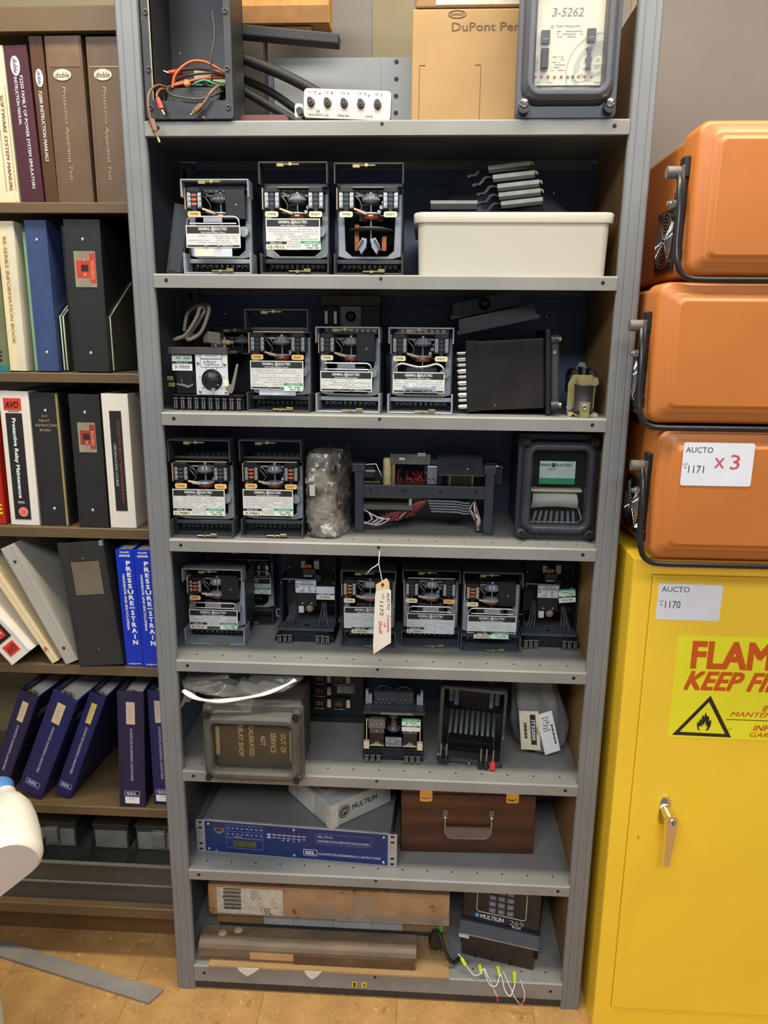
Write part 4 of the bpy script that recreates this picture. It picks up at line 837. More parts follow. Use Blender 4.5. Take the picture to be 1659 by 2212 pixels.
# ---- fifth shelf
relay('relay mostly hidden behind the silver-framed relay at the left of fifth shelf', .140, .2005, 5, 0, h=.178, up='full', loop='dark', links=('black', 'black'), tags=('ivory', 'ivory'), plate=(-.056, .058, .074, .112), foot=False, handle=True, seed=31, w_=.125, cal=(.020, .074), dep=.075)
def open_relay(label, x, y, z, rot, ser, cal, wide=.133):
    t = thing('open_relay', label, 'relay', (x, y, z), rot, GR); X = wide/2
    b = B().prism([(-X, 0), (-X + .004, .014), (-X + .018, .020), (X - .018, .020), (X - .004, .014), (X, 0)], .0, .012, 0).box(-X, X, .012, .11, 0, .003).box(-X + .004, X - .004, .010, .055, .020, .026, 1)
    for k in range(5): b.cyl((-.020 + k*.010, -.001, .012), (-.020 + k*.010, .002, .012), .002, 8, 0)
    b.cyl((0, .03, .026), (0, .03, .0265), .005, 14, 0)
    obj('base_block', b, [black, slate], t, bevel=.0008, seg=1)
    for k, xx in enumerate((-.052, -.041, -.030, .030, .041, .052)):
        obj('contact_finger', lambda: B().box(-.0042, .0042, 0, .012, 0, .020).box(-.0046, .0046, -.001, .012, .0168, .019, 1).box(-.0032, -.001, -.0008, 0, .0015, .014, 1).box(.001, .0032, -.0008, 0, .0015, .014, 1), [black, MATS['dull_metal']], t, (xx, -.010 - .003*(abs(xx) > .05), -.0 + .0005), key='finger2')
    obj('mounting_plate', B().box(-X + .016, X - .006, .075, .080, .055, .176).box(-X + .010, -X + .012, .04, .11, .02, .13).box(X - .004, X - .002, .04, .11, .02, .172), black_matt, t)
    for xx, zz in ((-.044, .145), (-.044, .112), (.056, .143), (.055, .110)): obj('plate_screw', lambda: B().lathe([(.0035, 0), (.003, .0016), (.001, .0024)], n=10, axis='y'), brass, t, (xx, .075, zz), key='pscrew')
    obj('contact_assembly', B().box(-.014, -.004, .055, .075, .150, .166, 0).box(.014, .026, .055, .075, .148, .168, 0).box(-.010, .018, .050, .075, .136, .150, 1).box(-.008, .012, .047, .05, .132, .137, 0).cyl((.020, .074, .125), (.020, .062, .125), .009, 14, 2).box(-.002, .002, .05, .06, .15, .162, 3).cyl((.006, .056, .156), (.006, .05, .156), .004, 10, 3).cyl((-.005, .056, .156), (-.005, .05, .156), .004, 10, 3), [mat('clear_terminal', (150, 154, 150), .3, .4), dark_grey, slate, copper], t, bevel=.0006, seg=1)
    b = B().box(-.025, .021, .040, .042, .098, .126)
    b.text('WESTINGHOUSE', (-.011, .0396, .1225), .02, .0022, 1)
    for x0 in (-.0245, -.006, .006): b.box(x0, x0 + (.018 if x0 < -.01 else (.0115 if x0 < 0 else .0145)), .0397, .04, .099, .0162 + .099, 1).box(x0 + .0005, x0 + (.0175 if x0 < -.01 else (.011 if x0 < 0 else .014)), .0395, .0397, .0995, .1147, 0)
    print_lines(b, -.023, .020, .101, .113, .0394, 3, 1, 8, .4); print_lines(b, -.023, .020, .116, .121, .0396, 1, 1, 9, .7)
    for xx in (-.021, .018): b.lathe([(.002, 0), (.0015, .001)], (xx, .04, .113), 8, 2, 'y')
    obj('rating_plate', b, [mat('plate_pale', (198, 200, 206), .5, 0, .02), ink, silver], t)
    obj('bent_rod', B().tube([(-.058, .044, .116), (-.055, .042, .127), (-.050, .041, .129), (.020, .041, .1275)], .0012, 6), alu, t)
    obj('operating_unit', B().box(-.024, .022, .042, .075, .066, .100), black, t, bevel=.002)
    for xx in (-.010, .010): obj('brass_screw', lambda: B().lathe([(.0034, 0), (.003, .002), (.001, .003)], n=10, axis='y'), brass, t, (xx, .042, .073), key='bscrew')
    obj('white_resistor', B().box(-.019, -.008, .044, .060, .050, .070), white_paint, t)
    obj('amber_bulb', B().lathe([(.006, .052), (.009, .056), (.0085, .068), (.006, .072)], (.005, .05, 0), 14), mat('amber_bulb', (150, 128, 104), .3), t)
    b = B()
    for xx, dx in ((-.040, .010), (-.034, .008), (-.028, .004), (.030, .004), (.036, .002), (.044, -.006), (.040, -.008)): b.tube(bez([(xx - dx*.8, .03, .026), (xx, .04, .045), (xx + dx*.6, .055, .064), (xx + dx, .07, .08)], 5), .0020, 6)
    obj('lead_wires', b, mat('grey_leads', (50, 52, 56), .5), t, stuff=True)
    obj('wire_hook', B().tube([(-.058, .03, .062), (-.066, .03, .062), (-.066, .03, .046), (-.060, .03, .046)], .0013, 6), alu, t)
    if cal:
        b = B().box(0, .036, 0, .0006, 0, .011).text(ser, (.006, -.0003, .003), .022, .005, 1, shear=.2).box(0, .036, 0, .0006, .011, .0145, 1).text('SERIAL NO.', (.006, -.0003, .0117), .022, .002, 2).box(0, .036, 0, .0006, .0145, .027, 3).box(0, .036, 0, .0006, .027, .031, 4)
        b.text('CALIBRATION', (.004, -.0003, .028), .028, .002, 2); print_lines(b, .004, .032, .017, .025, -.0002, 2, 1, 5, .6)
        obj('hanging_stickers', b, [white_paper, ink, white_ink, MATS['pale_green_paper'], green_ink], t, (.022, .036, .088), rot=(0, R(-6), 0), label='green and white stickers')
    else:
        b = B().box(0, .040, 0, .0006, .0, .0105).text(ser, (.006, -.0003, .003), .024, .005, 1, shear=.2).box(0, .040, 0, .0006, .0105, .0135, 1).text('SERIAL NO.', (.006, -.0003, .011), .026, .002, 2).box(0, .040, 0, .0006, .0135, .030, 3)
        obj('side_stickers', b, [cream_paper, ink, white_ink, blank], t, (.022, .036, .085), label='grey and cream stickers')
    return t
open_relay('open black relay with cream sticker 3-5024, second from left on fifth shelf', .2885, .112, Zs(5), 0, '3-5024', False)
open_relay('open black relay with tilted green and white stickers at the right end of fifth shelf', .8185, .122, Zs(5), 0, '9-5174', True, .128)
t = thing('bare_coil_board', 'board with yellow and copper parts at the back of fifth shelf behind hanging tag', 'board', (.41, .245, Zs(5)))
obj('board', B().box(0, .10, 0, .004, 0, .19), black_matt, t); obj('yellow_part', B().lathe([(.012, 0), (.013, .004), (.010, .012)], n=16, axis='y'), mat('yellow_part', (190, 160, 40), .4), t, (.062, 0, .172)); obj('copper_part', B().box(0, .014, -.01, 0, 0, .008), copper, t, (.018, 0, .170), bevel=.001)
# hanging inventory tag
t = thing('inventory_tag', 'white paper tag on a string hanging from the fourth shelf edge, lettered AUCTO 1172', 'tag', (.4575, -.004, SZ[3] - .0135))
z0 = SZ[3] - .0135
P2 = lambda x, z: (x - .4575, -.012, z - z0)
obj('string', B().tube(bez([(0, .0022, 0), (-.0005, -.006, -.010), (-.001, -.009, -.022), (.003, -.011, -.042), (.006, -.012, -.056)], 5), .0009, 6).tube(bez([(-.001, -.009, -.022), (-.008, -.012, -.027), (-.016, -.014, -.032), (-.022, -.012, -.040)], 5), .0009, 6), mat('white_string', (222, 220, 214), .7), t)
tagpoly = [(.4500, .9745), (.4515, .984), (.4740, .992), (.4810, .985), (.482, .876), (.4475, .851), (.4465, .87)]
man = [(.4515, .984), (.4515, .997), (.472, 1.010), (.477, 1.003), (.4785, .990), (.474, .9905)]
obj('manila_end', B().prism([(x - .4575, z - z0) for x, z in man], -.0128, -.0122), mat('manila_paper', (226, 196, 140), .7), t)
obj('hole_patch', B().lathe([(.0042, 0), (.0042, .0004), (.0018, .0004), (.0018, .0)], (0, 0, 0), 18, 0, 'y', sx=.75), mat('patch_brown', (140, 84, 52), .7), t, (.4645 - .4575, -.0129, .9965 - z0))
b = B().prism([(x - .4575, z - z0) for x, z in tagpoly], -.0125, -.0119)
D_, U_ = (0.02, 0, -1), (1, 0, .02)
for s_, x, z, w_, h, m in (('AUCTO', .4725, .981, .036, .006, 1), ('LOT#', .4635, .978, .010, .004, 1), ('1172', .4590, .963, .030, .007, 1), ('Contents', .4735, .934, .036, .006, 2), ('of', .4670, .918, .010, .005, 2), ('Shelf', .4575, .922, .028, .0065, 2)):
    b.text(s_, P2(x, z)[:1] + (-.0128,) + P2(x, z)[2:], w_, h, m, ux=D_, uz=U_, shear=.15)
obj('tag_card', b, [mat('tag_paper', (230, 218, 202), .7, 0, .02), mat('pencil', (90, 88, 84), .7), red_ink], t)

# ---- sixth shelf
r = relay_case('dusty grey relay case with window card OUT OF SERVICE on sixth shelf', (.202, -.012, Zs(6)), .208, .170, .125, (-.082, .080, .026, .134), dusty, dusty, fr=.018, proud=.022)
b = B().box(-.086, .084, -.002, 0, .022, .138)
for s_, x, z, w_, h in (('OUT OF', .058, .103, .044, .0115), ('SERVICE', .037, .104, .046, .0115), ('NOT', .016, .096, .022, .0105), ('CALIBRATED', -.008, .119, .070, .0105), ('RELAY SHOP', -.030, .120, .072, .0105)):
    b.text(s_, (x - .004, -.0024, z), w_, h, 1, ux=(0, 0, -1), uz=(1, 0, 0), bold=.02)
b.box(-.082, -.074, -.0026, -.002, .050, .116, 2).box(.073, .080, -.0026, -.002, .040, .110, 2)
obj('notice_card', b, [mat('dirty_card', (88, 74, 50), .6, 0, .1, 12), mat('gold_lettering', (214, 172, 112), .6), mat('tape_tan', (190, 170, 118), .5)], r)
film = mat('clear_film', (160, 157, 150), .10, 0, .12, 14, .6, alpha=.24)
def bag(u, v):
    a = 2*math.pi*u; c, s_ = math.cos(a), math.sin(a); g_ = .006*math.sin(5*a + 2*v) + .004*math.sin(9*a - 5*v) + .003*math.sin(17*a + 9*v)
    rad = math.sin(math.pi*min(1, .10 + .88*v))**.55
    return ((.130 + g_)*c*rad, (.060 + g_)*s_*rad + .004*math.sin(6*u*math.pi), .009 + .026*v + g_*.8 + .006*math.cos(2*a) + .008*c*c*c)
t = thing('plastic_bag', 'clear crinkled plastic bag with a glossy white band lying on the dusty relay case', 'bag', (.168, .030, SZ[5] + .176))
obj('film', B().grid(bag, 60, 10, closeu=True), film, t)
obj('loose_flap', B().grid(lambda u, v: (.0 + .040*u - .012*v*(u - .3), -.062 - .004*v, .010 - .020*v*(.5 + u) + .003*math.sin(8*u)), 10, 6), film, t)
obj('loose_flap', B().grid(lambda u, v: (-.108 + .022*u - .012*v, -.030 - .012*v, .012 - .034*v*(1 - .5*u) + .003*math.sin(9*u + 3*v)), 8, 6), film, t)
bp_ = bez([(-.108, -.050, .020), (-.075, -.066, .012), (-.035, -.072, .011), (.015, -.068, .016), (.060, -.060, .024), (.100, -.045, .036), (.118, -.030, .042)], 6)
obj('white_band', B().tube(bp_, [.0055 + .0025*math.sin(i*.55) for i in range(len(bp_))], 8, ry=.003), mat('white_band', (232, 226, 214), .25, 0, .02), t)
t = thing('fuse_board', 'black board of fuse blocks with orange links behind, at the back of sixth shelf', 'fuse board', (.345, .236, Zs(6)))
obj('panel', B().box(-.064, .064, 0, .04, 0, .205).box(-.064, .064, -.012, .0, 0, .012), black, t, bevel=.001)
for i_, x in enumerate((-.040, .006)):
    for j, z in enumerate((.034, .066, .098)):
        if i_ == 1 and j == 1: continue
        bl = obj('fuse_block', lambda: B().box(0, .030, -.010, 0, 0, .028).tube([(.0, -.011, .004), (.003, -.011, .0), (.026, -.011, .0), (.029, -.011, .003)], .0008, 5, 1), [black, silver], t, (x - .014, 0, z), key='fblk')
        for k in range(3): obj('link', lambda: B().box(0, .0028, -.0125, -.010, .009, .020), orange_link, bl, (.005 + k*.006, 0, 0), key='flink')
        obj('name_tag', lambda: B().prism(rr(.031, .040, .004, .025, .003), -.011, -.009), ivory, bl, key='ftag')
obj('data_plate', B().box(.0, .044, -.0022, 0, .072, .100).box(.0, .012, -.0026, -.0022, .072, .090, 1).box(.013, .038, -.0026, -.0022, .072, .090, 2), [mat('plate_olive', (128, 120, 92), .5), ivory, blank], t)
# differential relay
t = thing('open_relay', 'open black relay with pin connector on top and blank white sticker, middle of sixth shelf', 'relay', (.4865, .062, Zs(6)), 0, GR)
obj('base_block', B().box(-.066, .066, .008, .10, 0, .004).box(-.066, -.026, .004, .02, .004, .024).box(.024, .066, .004, .02, .004, .024).prism([(-.026, .008), (-.018, .004), (.018, .004), (.024, .008), (.024, .024), (-.026, .024)], .006, .02).box(-.066, .066, .006, .09, .024, .030), black, t, bevel=.0008)
for xx in (-.057, -.044, -.031, .029, .042, .055): obj('contact_finger', None, None, t, (xx, -.006, .0005), key='finger2')
for sx in (-1, 1):
    obj('coil_stack', B().box(-.0155, .0155, .010, .045, .0, .030).box(-.016, .016, .008, .046, .030, .044, 1).box(-.013, .013, .008, .04, .044, .058, 1).prism([(-.016, .002), (-.006, .005), (-.004, .009), (.004, .009), (.006, .005), (.016, .002), (.016, .0), (-.016, .0)], .006, .010, 2).lathe([(.003, 0), (.002, .002)], (0, .008, .036), 8, 2, 'y').lathe([(.003, 0), (.002, .002)], (0, .006, .005), 8, 2, 'y'), [mat('coil_brown', (44, 28, 20), .5, 0, .1), mat('bracket_grey', (92, 86, 78), .45, .2), silver], t, (sx*.036, 0, .034), bevel=.0006, seg=1)
    obj('end_lug', B().box(-.006, .006, -.004, .008, 0, .016).box(-.001, .001, .0, .004, .016, .070, 0), [mat('lug_cream', (232, 206, 170), .45)], t, (sx*.058, .004, .030), bevel=.001)
b = B().box(-.017, .018, .004, .006, 0, .022)
b.text('WESTINGHOUSE', (-.010, .0036, .0185), .018, .002, 1); print_lines(b, -.015, .016, .004, .016, .0038, 4, 1, 2)
obj('rating_plate', b, [mat('plate_dull', (150, 152, 156), .45, .1), ink], t, (0, .002, .034))
obj('centre_element', B().lathe([(.014, .062), (.017, .066), (.017, .070), (.006, .074), (.005, .090), (.012, .094), (.013, .104), (.006, .108)], (0, .03, 0), 18, 0).cyl((0, .03, .072), (0, .03, .080), .008, 12, 1).box(-.018, .018, .05, .06, .05, .115, 2), [slate, copper, black], t)
b = B().box(-.020, .016, .0, .002, .094, .099).box(-.018, .018, .0, .02, .078, .0935); 
for k in range(3): b.lathe([(.0022, 0), (.0016, .001)], (-.010 + k*.010, .0, .088), 8, 1, 'y')
obj('terminal_bridge', b, [mat('bridge_grey', (116, 110, 102), .45, .2), silver], t, (-.036, .004, .0))
b = B().box(.018, .057, .0, .0006, .072, .082).box(.018, .057, .0, .0006, .082, .085, 1).text('SERIAL NO.', (.026, -.0002, .0826), .024, .002, 2).box(.018, .057, .0, .0006, .085, .095, 3).box(.018, .057, .0, .0006, .095, .102, 4).text('CALIBRATION', (.022, -.0002, .0965), .03, .0035, 2); print_lines(b, .021, .054, .086, .094, -.0002, 2, 1, 6, .6)
obj('calibration_stickers', b, [white_paper, ink, white_ink, MATS['pale_green_paper'], mat('bright_green_ink', (50, 160, 84), .5)], t, (0, .006, .0), label='blank white sticker under a green-headed one')
obj('top_shelf_plate', B().box(-.066, .068, .002, .07, .112, .118).box(-.028, .042, .0, .002, .1125, .1175, 1), [dark_grey, mat('buff_strip', (120, 112, 98), .5)], t, bevel=.0008)
b = B().box(-.044, .042, .04, .06, .1185, .146)
for k in range(8): b.lathe([(.0017, 0), (.0012, .003)], (-.035 + k*.010, .04, .129), 8, 1, 'y')
for k in (0, 1, 2, 3, 5, 6, 7): b.lathe([(.0017, 0), (.0012, .003)], (-.040 + k*.010, .036, .122), 8, 1, 'y')
obj('pin_connector', b, [dark_grey, silver], t)
for sx in (-1, 1): obj('guide_post', B().box(sx*.055 - .006, sx*.055 + .006, .038, .05, .118, .138).box(sx*.060 - .003, sx*.060 + .003, .036, .05, .118, .150), alu, t, bevel=.001)
obj('loop_wires', B().tube(bez([(-.045, .055, .14), (-.03, .05, .155), (-.012, .055, .150), (-.006, .06, .14)], 6), .0015, 6).tube(bez([(.002, .055, .14), (.015, .05, .154), (.032, .055, .149), (.04, .06, .138)], 6), .0015, 6), wire_grey, t)
obj('side_wall', B().box(-.066, -.0635, .02, .09, .004, .112).box(.0635, .066, .02, .09, .004, .112).box(-.063, .063, .085, .088, .03, .112), black_matt, t)
# open empty case
opn = mat('scuffed_black_case', (60, 61, 59), .48, 0, .12, 20, .08, ((130, 134, 124), .66, 40, .05))
t = thing('empty_relay_case', 'empty scuffed black relay case with curved contact strips and a red-tipped clip, sixth shelf', 'relay case', (.652, .062, Zs(6) + .0055), (0, R(1.5), R(-6)))
X = .070; h = .176
b = B().box(-X, -X + .003, 0, .15, 0, h).box(X - .003, X, 0, .15, 0, h).box(-X, X, 0, .15, 0, .003).box(-X, X, 0, .15, h - .003, h).box(-X, X, .147, .15, 0, h)
b.box(-X, -X + .008, -.004, 0, 0, h).box(X - .006, X, -.004, 0, 0, h).box(-X, X, -.004, 0, h - .006, h).box(-X, X, -.004, 0, 0, .010)
obj('case_shell', b, opn, t, bevel=.001)
for k in range(9):
    x = -.048 + k*.012
    obj('contact_strip', lambda: B().grid(lambda u, v: (-.0032 + .0064*u, .128 - .088*v, .058 - .040*v**2 + .010*math.sin(math.pi*v)), 1, 8), mat('strip_grey', (92, 95, 94), .4, .2), t, (x, 0, 0), key='cstrip')
obj('rear_block', B().box(-.060, .060, .128, .146, .060, .150), black, t)
for k, x in enumerate((-.052, -.040, .040, .053)): obj('slot_bracket', lambda: B().prism(rr(-.0045, .0045, 0, .052, .002), .122, .127), alu, t, (x, 0, .078 if k in (0, 3) else .070), key='slotb')
b = B()
for k in range(10): b.cyl((-.045 + k*.010, .028, .030), (-.045 + k*.010, .020, .026), .004, 8)
obj('ribbed_block', b.box(-.05, .05, .028, .07, .012, .036), black, t)
for k, x in enumerate((-.062, -.050, .024, .036, .050)):
    q = obj('spring_clip', lambda: B().box(-.0016, .0016, -.004, .0, .010, .040).box(-.005, .005, -.010, .0, -.004, .010, 1), [MATS['dull_metal'], black], t, (x, -.006, .004 - .002*(k > 1)), key='sclip', bevel=.0006)
    if k == 4: obj('red_tip', B().box(-.0054, .0054, -.0112, .0004, -.003, .0112).box(-.003, .003, -.0104, .0, .011, .014), mat('red_plastic', (214, 60, 56), .4), q, bevel=.001)
obj('lock_screw', B().lathe([(.0035, 0), (.002, .008)], n=8, axis='y'), silver, t, (.0, -.004, .006))
# bag with labels
film2 = mat('grey_film', (150, 150, 148), .16, 0, .22, 16, .7, alpha=.55)
t = thing('plastic_bag', 'grey plastic bag of parts with two printed labels, right end of sixth shelf', 'bag', (.80, .150, Zs(6)))
KB = [(0, .020, .030, .030), (.012, .018, .052, .050), (.06, .012, .061, .052), (.115, .002, .056, .045), (.190, -.010, .046, .030), (.210, -.070, .034, .014)]
def bag2(u, v):
    k = min(4, int(v*5)); f = v*5 - k; A, Bk = KB[k], KB[k+1]; z, cx, wx, wy = (p + (q_ - p)*f for p, q_ in zip(A, Bk))
    a = 2*math.pi*u; g_ = .004*math.sin(4*a + 7*v) + .003*math.sin(9*a - 4*v)
    return (cx + (wx + g_)*math.cos(a), (wy + g_)*math.sin(a), z + .003 + .3*g_*(v > .02))
b = B().grid(bag2, 40, 25, closeu=True); b.add([bag2(i/40, 0) for i in range(40)], [tuple(range(40))], 0)
obj('film', b, film2, t)
obj('part_inside', B().box(-.02, .055, -.02, .02, .006, .05), dark_grey, t, bevel=.004)
b = B().box(-.021, .021, -.0006, 0, 0, .088).prism([(.002, .012), (.014, .012), (.014, .080), (.002, .080)], -.0009, -.0006, 1)
b.text('IT32000', (.0045, -.0011, .068), .046, .0075, 2, ux=(0, 0, -1), uz=(1, 0, 0), bold=.02)
for k in range(13): b.box(-.012, -.006, -.0009, -.0006, .026 + k*.0027, .0278 + k*.0027 + .0008*(k % 3 == 0), 1)
obj('printed_label', b, [mat('label_buff', (214, 206, 172), .55), ink, white_ink], t, (-.012, -.057, .024), rot=(R(-6), R(-7), R(-14)), label='buff label with black band reading IT32000')
b = B().box(-.018, .018, -.0006, 0, 0, .094); print_lines(b, -.010, .008, .05, .085, -.0008, 6, 1, 3)
for k in range(18): b.box(.009, .0135, -.0009, -.0006, .018 + k*.0026, .0195 + k*.0026 + .0008*(k % 4 == 0), 1)
obj('printed_label', b, [white_paper, ink], t, (.036, -.055, .018), rot=(R(-8), R(-13), R(14)), label='white barcode label')

# ---- seventh shelf
navy = mat('blue_faceplate', (22, 44, 100), .42, 0, .04, 40)
t = thing('protection_unit', 'rack unit with blue SEL front panel on the seventh shelf', 'rack unit', (.271, .052, Zs(7)), -3)
obj('chassis_box', B().box(-.213, .213, .002, .20, .001, .0815), mat('chassis_grey', (112, 112, 108), .45, .1, .05, 10), t, bevel=.0015)
rack = mat('rack_ear', (176, 178, 180), .35, .4)
fpn = B().box(-.226, .226, -.003, .002, 0, .083); fp_o = obj('front_frame', fpn, rack, t, bevel=.0006)
for sx in (-1, 1):
    b = B().prism(rr(-.010, .010, 0, .083, .003), -.003, .001)
    for zz in (.007, .021, .062, .076): b.prism(rr(-.0045, .0045, zz - .0022, zz + .0022, .0022), -.0036, -.003, 1)
    obj('rack_ear', b, [rack, black_matt], t, (sx*.2185, -.0005, 0))
y = -.0040
b = B().box(-.208, .208, -.0036, -.003, .003, .080)
def outline(x0, x1, z0, z1, m=1, th=.0007):
    for q in ((x0, x1, z0, z0 + th), (x0, x1, z1 - th, z1), (x0, x0 + th, z0, z1), (x1 - th, x1, z0, z1)): b.box(q[0], q[1], y, -.0036, q[2], q[3], m)
outline(-.160, -.074, .043, .075); outline(-.160, -.074, .016, .042)
b.box(-.160, -.074, y, -.0036, .0585, .059, 1).box(-.150, -.1495, y, -.0036, .059, .075, 1).box(-.107, -.1065, y, -.0036, .043, .075, 1)
for rw, zz in enumerate((.066, .051)):
    for k in range(8): b.box(-.156 + k*.0108, -.1515 + k*.0108, y, -.0036, zz, zz + .0016, 2)
b.text('TARGETS', (-.140, y - .0002, .0445), .018, .0026, 2)
b.box(-.143, -.090, -.0044, -.0036, .021, .036, 3)
for k in range(8): b.prism(rr(-.062 + k*.0112, -.053 + k*.0112, .064, .0715, .002), -.0050, -.0036, 4)
b.box(-.064, -.056, y, -.0036, .056, .060, 2).box(-.064, -.056, y, -.0036, .049, .053, 2)
for k in range(7): b.box(-.052 + k*.0112, -.043 + k*.0112, y, -.0036, .0575, .0595, 2).box(-.052 + k*.0112, -.044 + k*.0112, y, -.0036, .0505, .0520, 2)
for k, tri in enumerate(('l', 'r', 'u', 'd')):
    x = -.028 + k*.0125; d = {'l': [(.002, -.002), (.002, .002), (-.002, 0)], 'r': [(-.002, -.002), (-.002, .002), (.002, 0)], 'u': [(-.002, -.002), (.002, -.002), (0, .002)], 'd': [(-.002, .002), (.002, .002), (0, -.002)]}[tri]
    b.prism([(x + u, .046 + v) for u, v in d], y - .0003, -.0036, 2)
outline(.046, .172, .044, .070); b.text('SEL-351A', (.051, y - .0002, .060), .034, .0055, 2); b.text('DISTRIBUTION PROTECTION SYSTEM', (.051, y - .0002, .0485), .116, .0058, 2)
b.prism(rr(.018, .050, .012, .028, .003), y - .0001, -.0036, 2).prism(rr(.0193, .0487, .0133, .0267, .0022), y - .0003, -.0036, 0).text('SEL', (.022, y - .0006, .0155), .024, .0088, 2, bold=.04)
b.text('SCHWEITZER ENGINEERING LABORATORIES', (.053, y - .0002, .016), .140, .0056, 2)
b.prism([(-.187, .004), (-.179, .004), (-.183, .011)], y, -.0036, 5)
b.text('PORT F', (-.180, y - .0002, .051), .012, .003, 2)
sp = obj('front_panel', b, [navy, mat('pale_blue_line', (110, 128, 190), .5), mat('panel_white_ink', (205, 208, 220), .5), mat('lcd_olive', (86, 84, 40), .3), mat('button_navy', (36, 46, 90), .4), mat('sky_ink', (90, 140, 190), .5)], t)
obj('serial_port', B().prism([(-.010, 0), (-.012, .008), (.012, .008), (.010, 0)], -.007, -.0036, 0).prism([(-.007, .002), (-.008, .006), (.008, .006), (.007, .002)], -.0075, -.007, 1), [brass, black_matt], t, (-.174, 0, .058))
for x, z in ((-.200, .073), (-.200, .009), (-.003, .074), (-.003, .009), (.199, .073), (.199, .009)): obj('panel_screw', lambda: B().lathe([(.0036, 0), (.003, .0014), (.001, .002)], n=10, axis='y'), silver, t, (x, -.0036, z), key='ps')
# carton on it
gcar = mat('grey_white_carton', (176, 175, 168), .6, 0, .03, 12, .04)
t = thing('carton', 'grey-white MULTILIN carton lying cornerwise on top of the blue-fronted rack unit', 'box', (.352, .042, Zs(7) + .0838), (0, 0, R(41)))
obj('carton_body', B().box(0, .17, 0, .18, .0, .058), gcar, t, bevel=.002)
b = B().text('MULTILIN', (.058, -.0006, .026), .070, .013, 0, bold=.02); monogram(b, .036, -.0003, .031, .0155, 0, 1)
obj('printing', b, [mat('print_black', (52, 52, 54), .6), gcar], t)
obj('top_label', B().box(.012, .09, .040, .175, .0581, .0586).box(.022, .080, .060, .165, .0586, .0588, 1).box(.024, .078, .062, .163, .0588, .059, 2), [mat('label_white', (206, 202, 194), .6), ink, mat('label_mottled', (186, 178, 164), .7, 0, .12, 60)], t)
obj('side_label', B().box(-.0008, 0, .07, .18, .001, .050), mat('label_white', (206, 202, 194)), t)
obj('corner_tape', B().box(-.001, .020, -.001, .0, .0, .058).box(-.001, 0, 0, .016, .0, .058), mat('worn_corner', (198, 192, 178), .6, 0, .1, 40), t)
# wood-grain case
def wood_mat():
    m = mat('walnut_grain', (88, 50, 29), .45, 0, .12, 6, .05, None, stretch=(1.2, 2, 9)); nt = m.node_tree; N = nt.nodes; L = nt.links
    wv = N.new('ShaderNodeTexWave'); wv.wave_type = 'BANDS'; wv.bands_direction = 'Z'; wv.inputs['Scale'].default_value = .7; wv.inputs['Distortion'].default_value = 16; wv.inputs['Detail'].default_value = 4; wv.inputs['Detail Scale'].default_value = .35
    L.new(N['Mapping'].outputs[0], wv.inputs['Vector']); mx = N.new('ShaderNodeMix'); mx.data_type = 'RGBA'; mx.blend_type = 'MULTIPLY'; mx.inputs[0].default_value = .42
    src = N['Principled BSDF'].inputs['Base Color'].links[0].from_socket; L.new(src, mx.inputs[6]); L.new(wv.outputs['Color'], mx.inputs[7]); L.new(mx.outputs[2], N['Principled BSDF'].inputs['Base Color']); return m
t = thing('wooden_case', 'walnut-grain carrying case with clear handle and two gold latches on seventh shelf', 'case', (.657, .092, Zs(7)), 2)
obj('case_body', B().box(-.151, .151, 0, .16, .002, .1515), wood_mat(), t, bevel=.002); obj('case_lid', B().box(-.151, .151, 0, .16, .152, .166), MATS['walnut_grain'], t, bevel=.002)
obj('case_foot', B().box(-.145, -.120, .004, .03, 0, .0022).box(.120, .145, .004, .03, 0, .0022).box(-.145, -.120, .12, .15, 0, .0022).box(.120, .145, .12, .15, 0, .0022), black_matt, t)
for x in (-.096, .097):
    obj('latch', B().prism(rr(-.014, .014, .134, .164, .005), -.003, 0).prism(rr(-.009, .009, .148, .168, .002), -.006, -.003, 0).tube([(-.010, -.004, .142), (0, -.005, .139), (.010, -.004, .142)], .002, 6), mat('gold_latch', (214, 182, 112), .25, .85, .05), t, (x, 0, 0), bevel=.001)
hm = mat('clear_handle_plastic', (128, 108, 96), .12, 0, .05, 10, alpha=.7)
hd = obj('handle', B().prism([(-.052, .074), (.052, .074), (.052, .058), (.046, .049), (.036, .046), (-.036, .046), (-.046, .049), (-.052, .058)], -.012, -.006), hm, t, bevel=.002)
for sx in (-1, 1):
    obj('handle_post', B().box(-.0055, .0055, -.004, 0, .094, .113).lathe([(.005, .002), (.0055, .006), (.004, .010), (.001, .011)], (0, 0, .097), 12, 1, 'y').tube([(0, -.007, .095), (0, -.009, .078)], .0016, 6, 1), [hm, silver], t, (sx*.052, 0, 0))
hp = [(-.052, -.009, .08), (-.052, -.009, .060), (-.046, -.009, .049), (-.036, -.009, .0455), (.036, -.009, .0455), (.046, -.009, .049), (.052, -.009, .060), (.052, -.009, .08)]
obj('handle_wire', B().tube(hp, .0017, 8), silver, t)

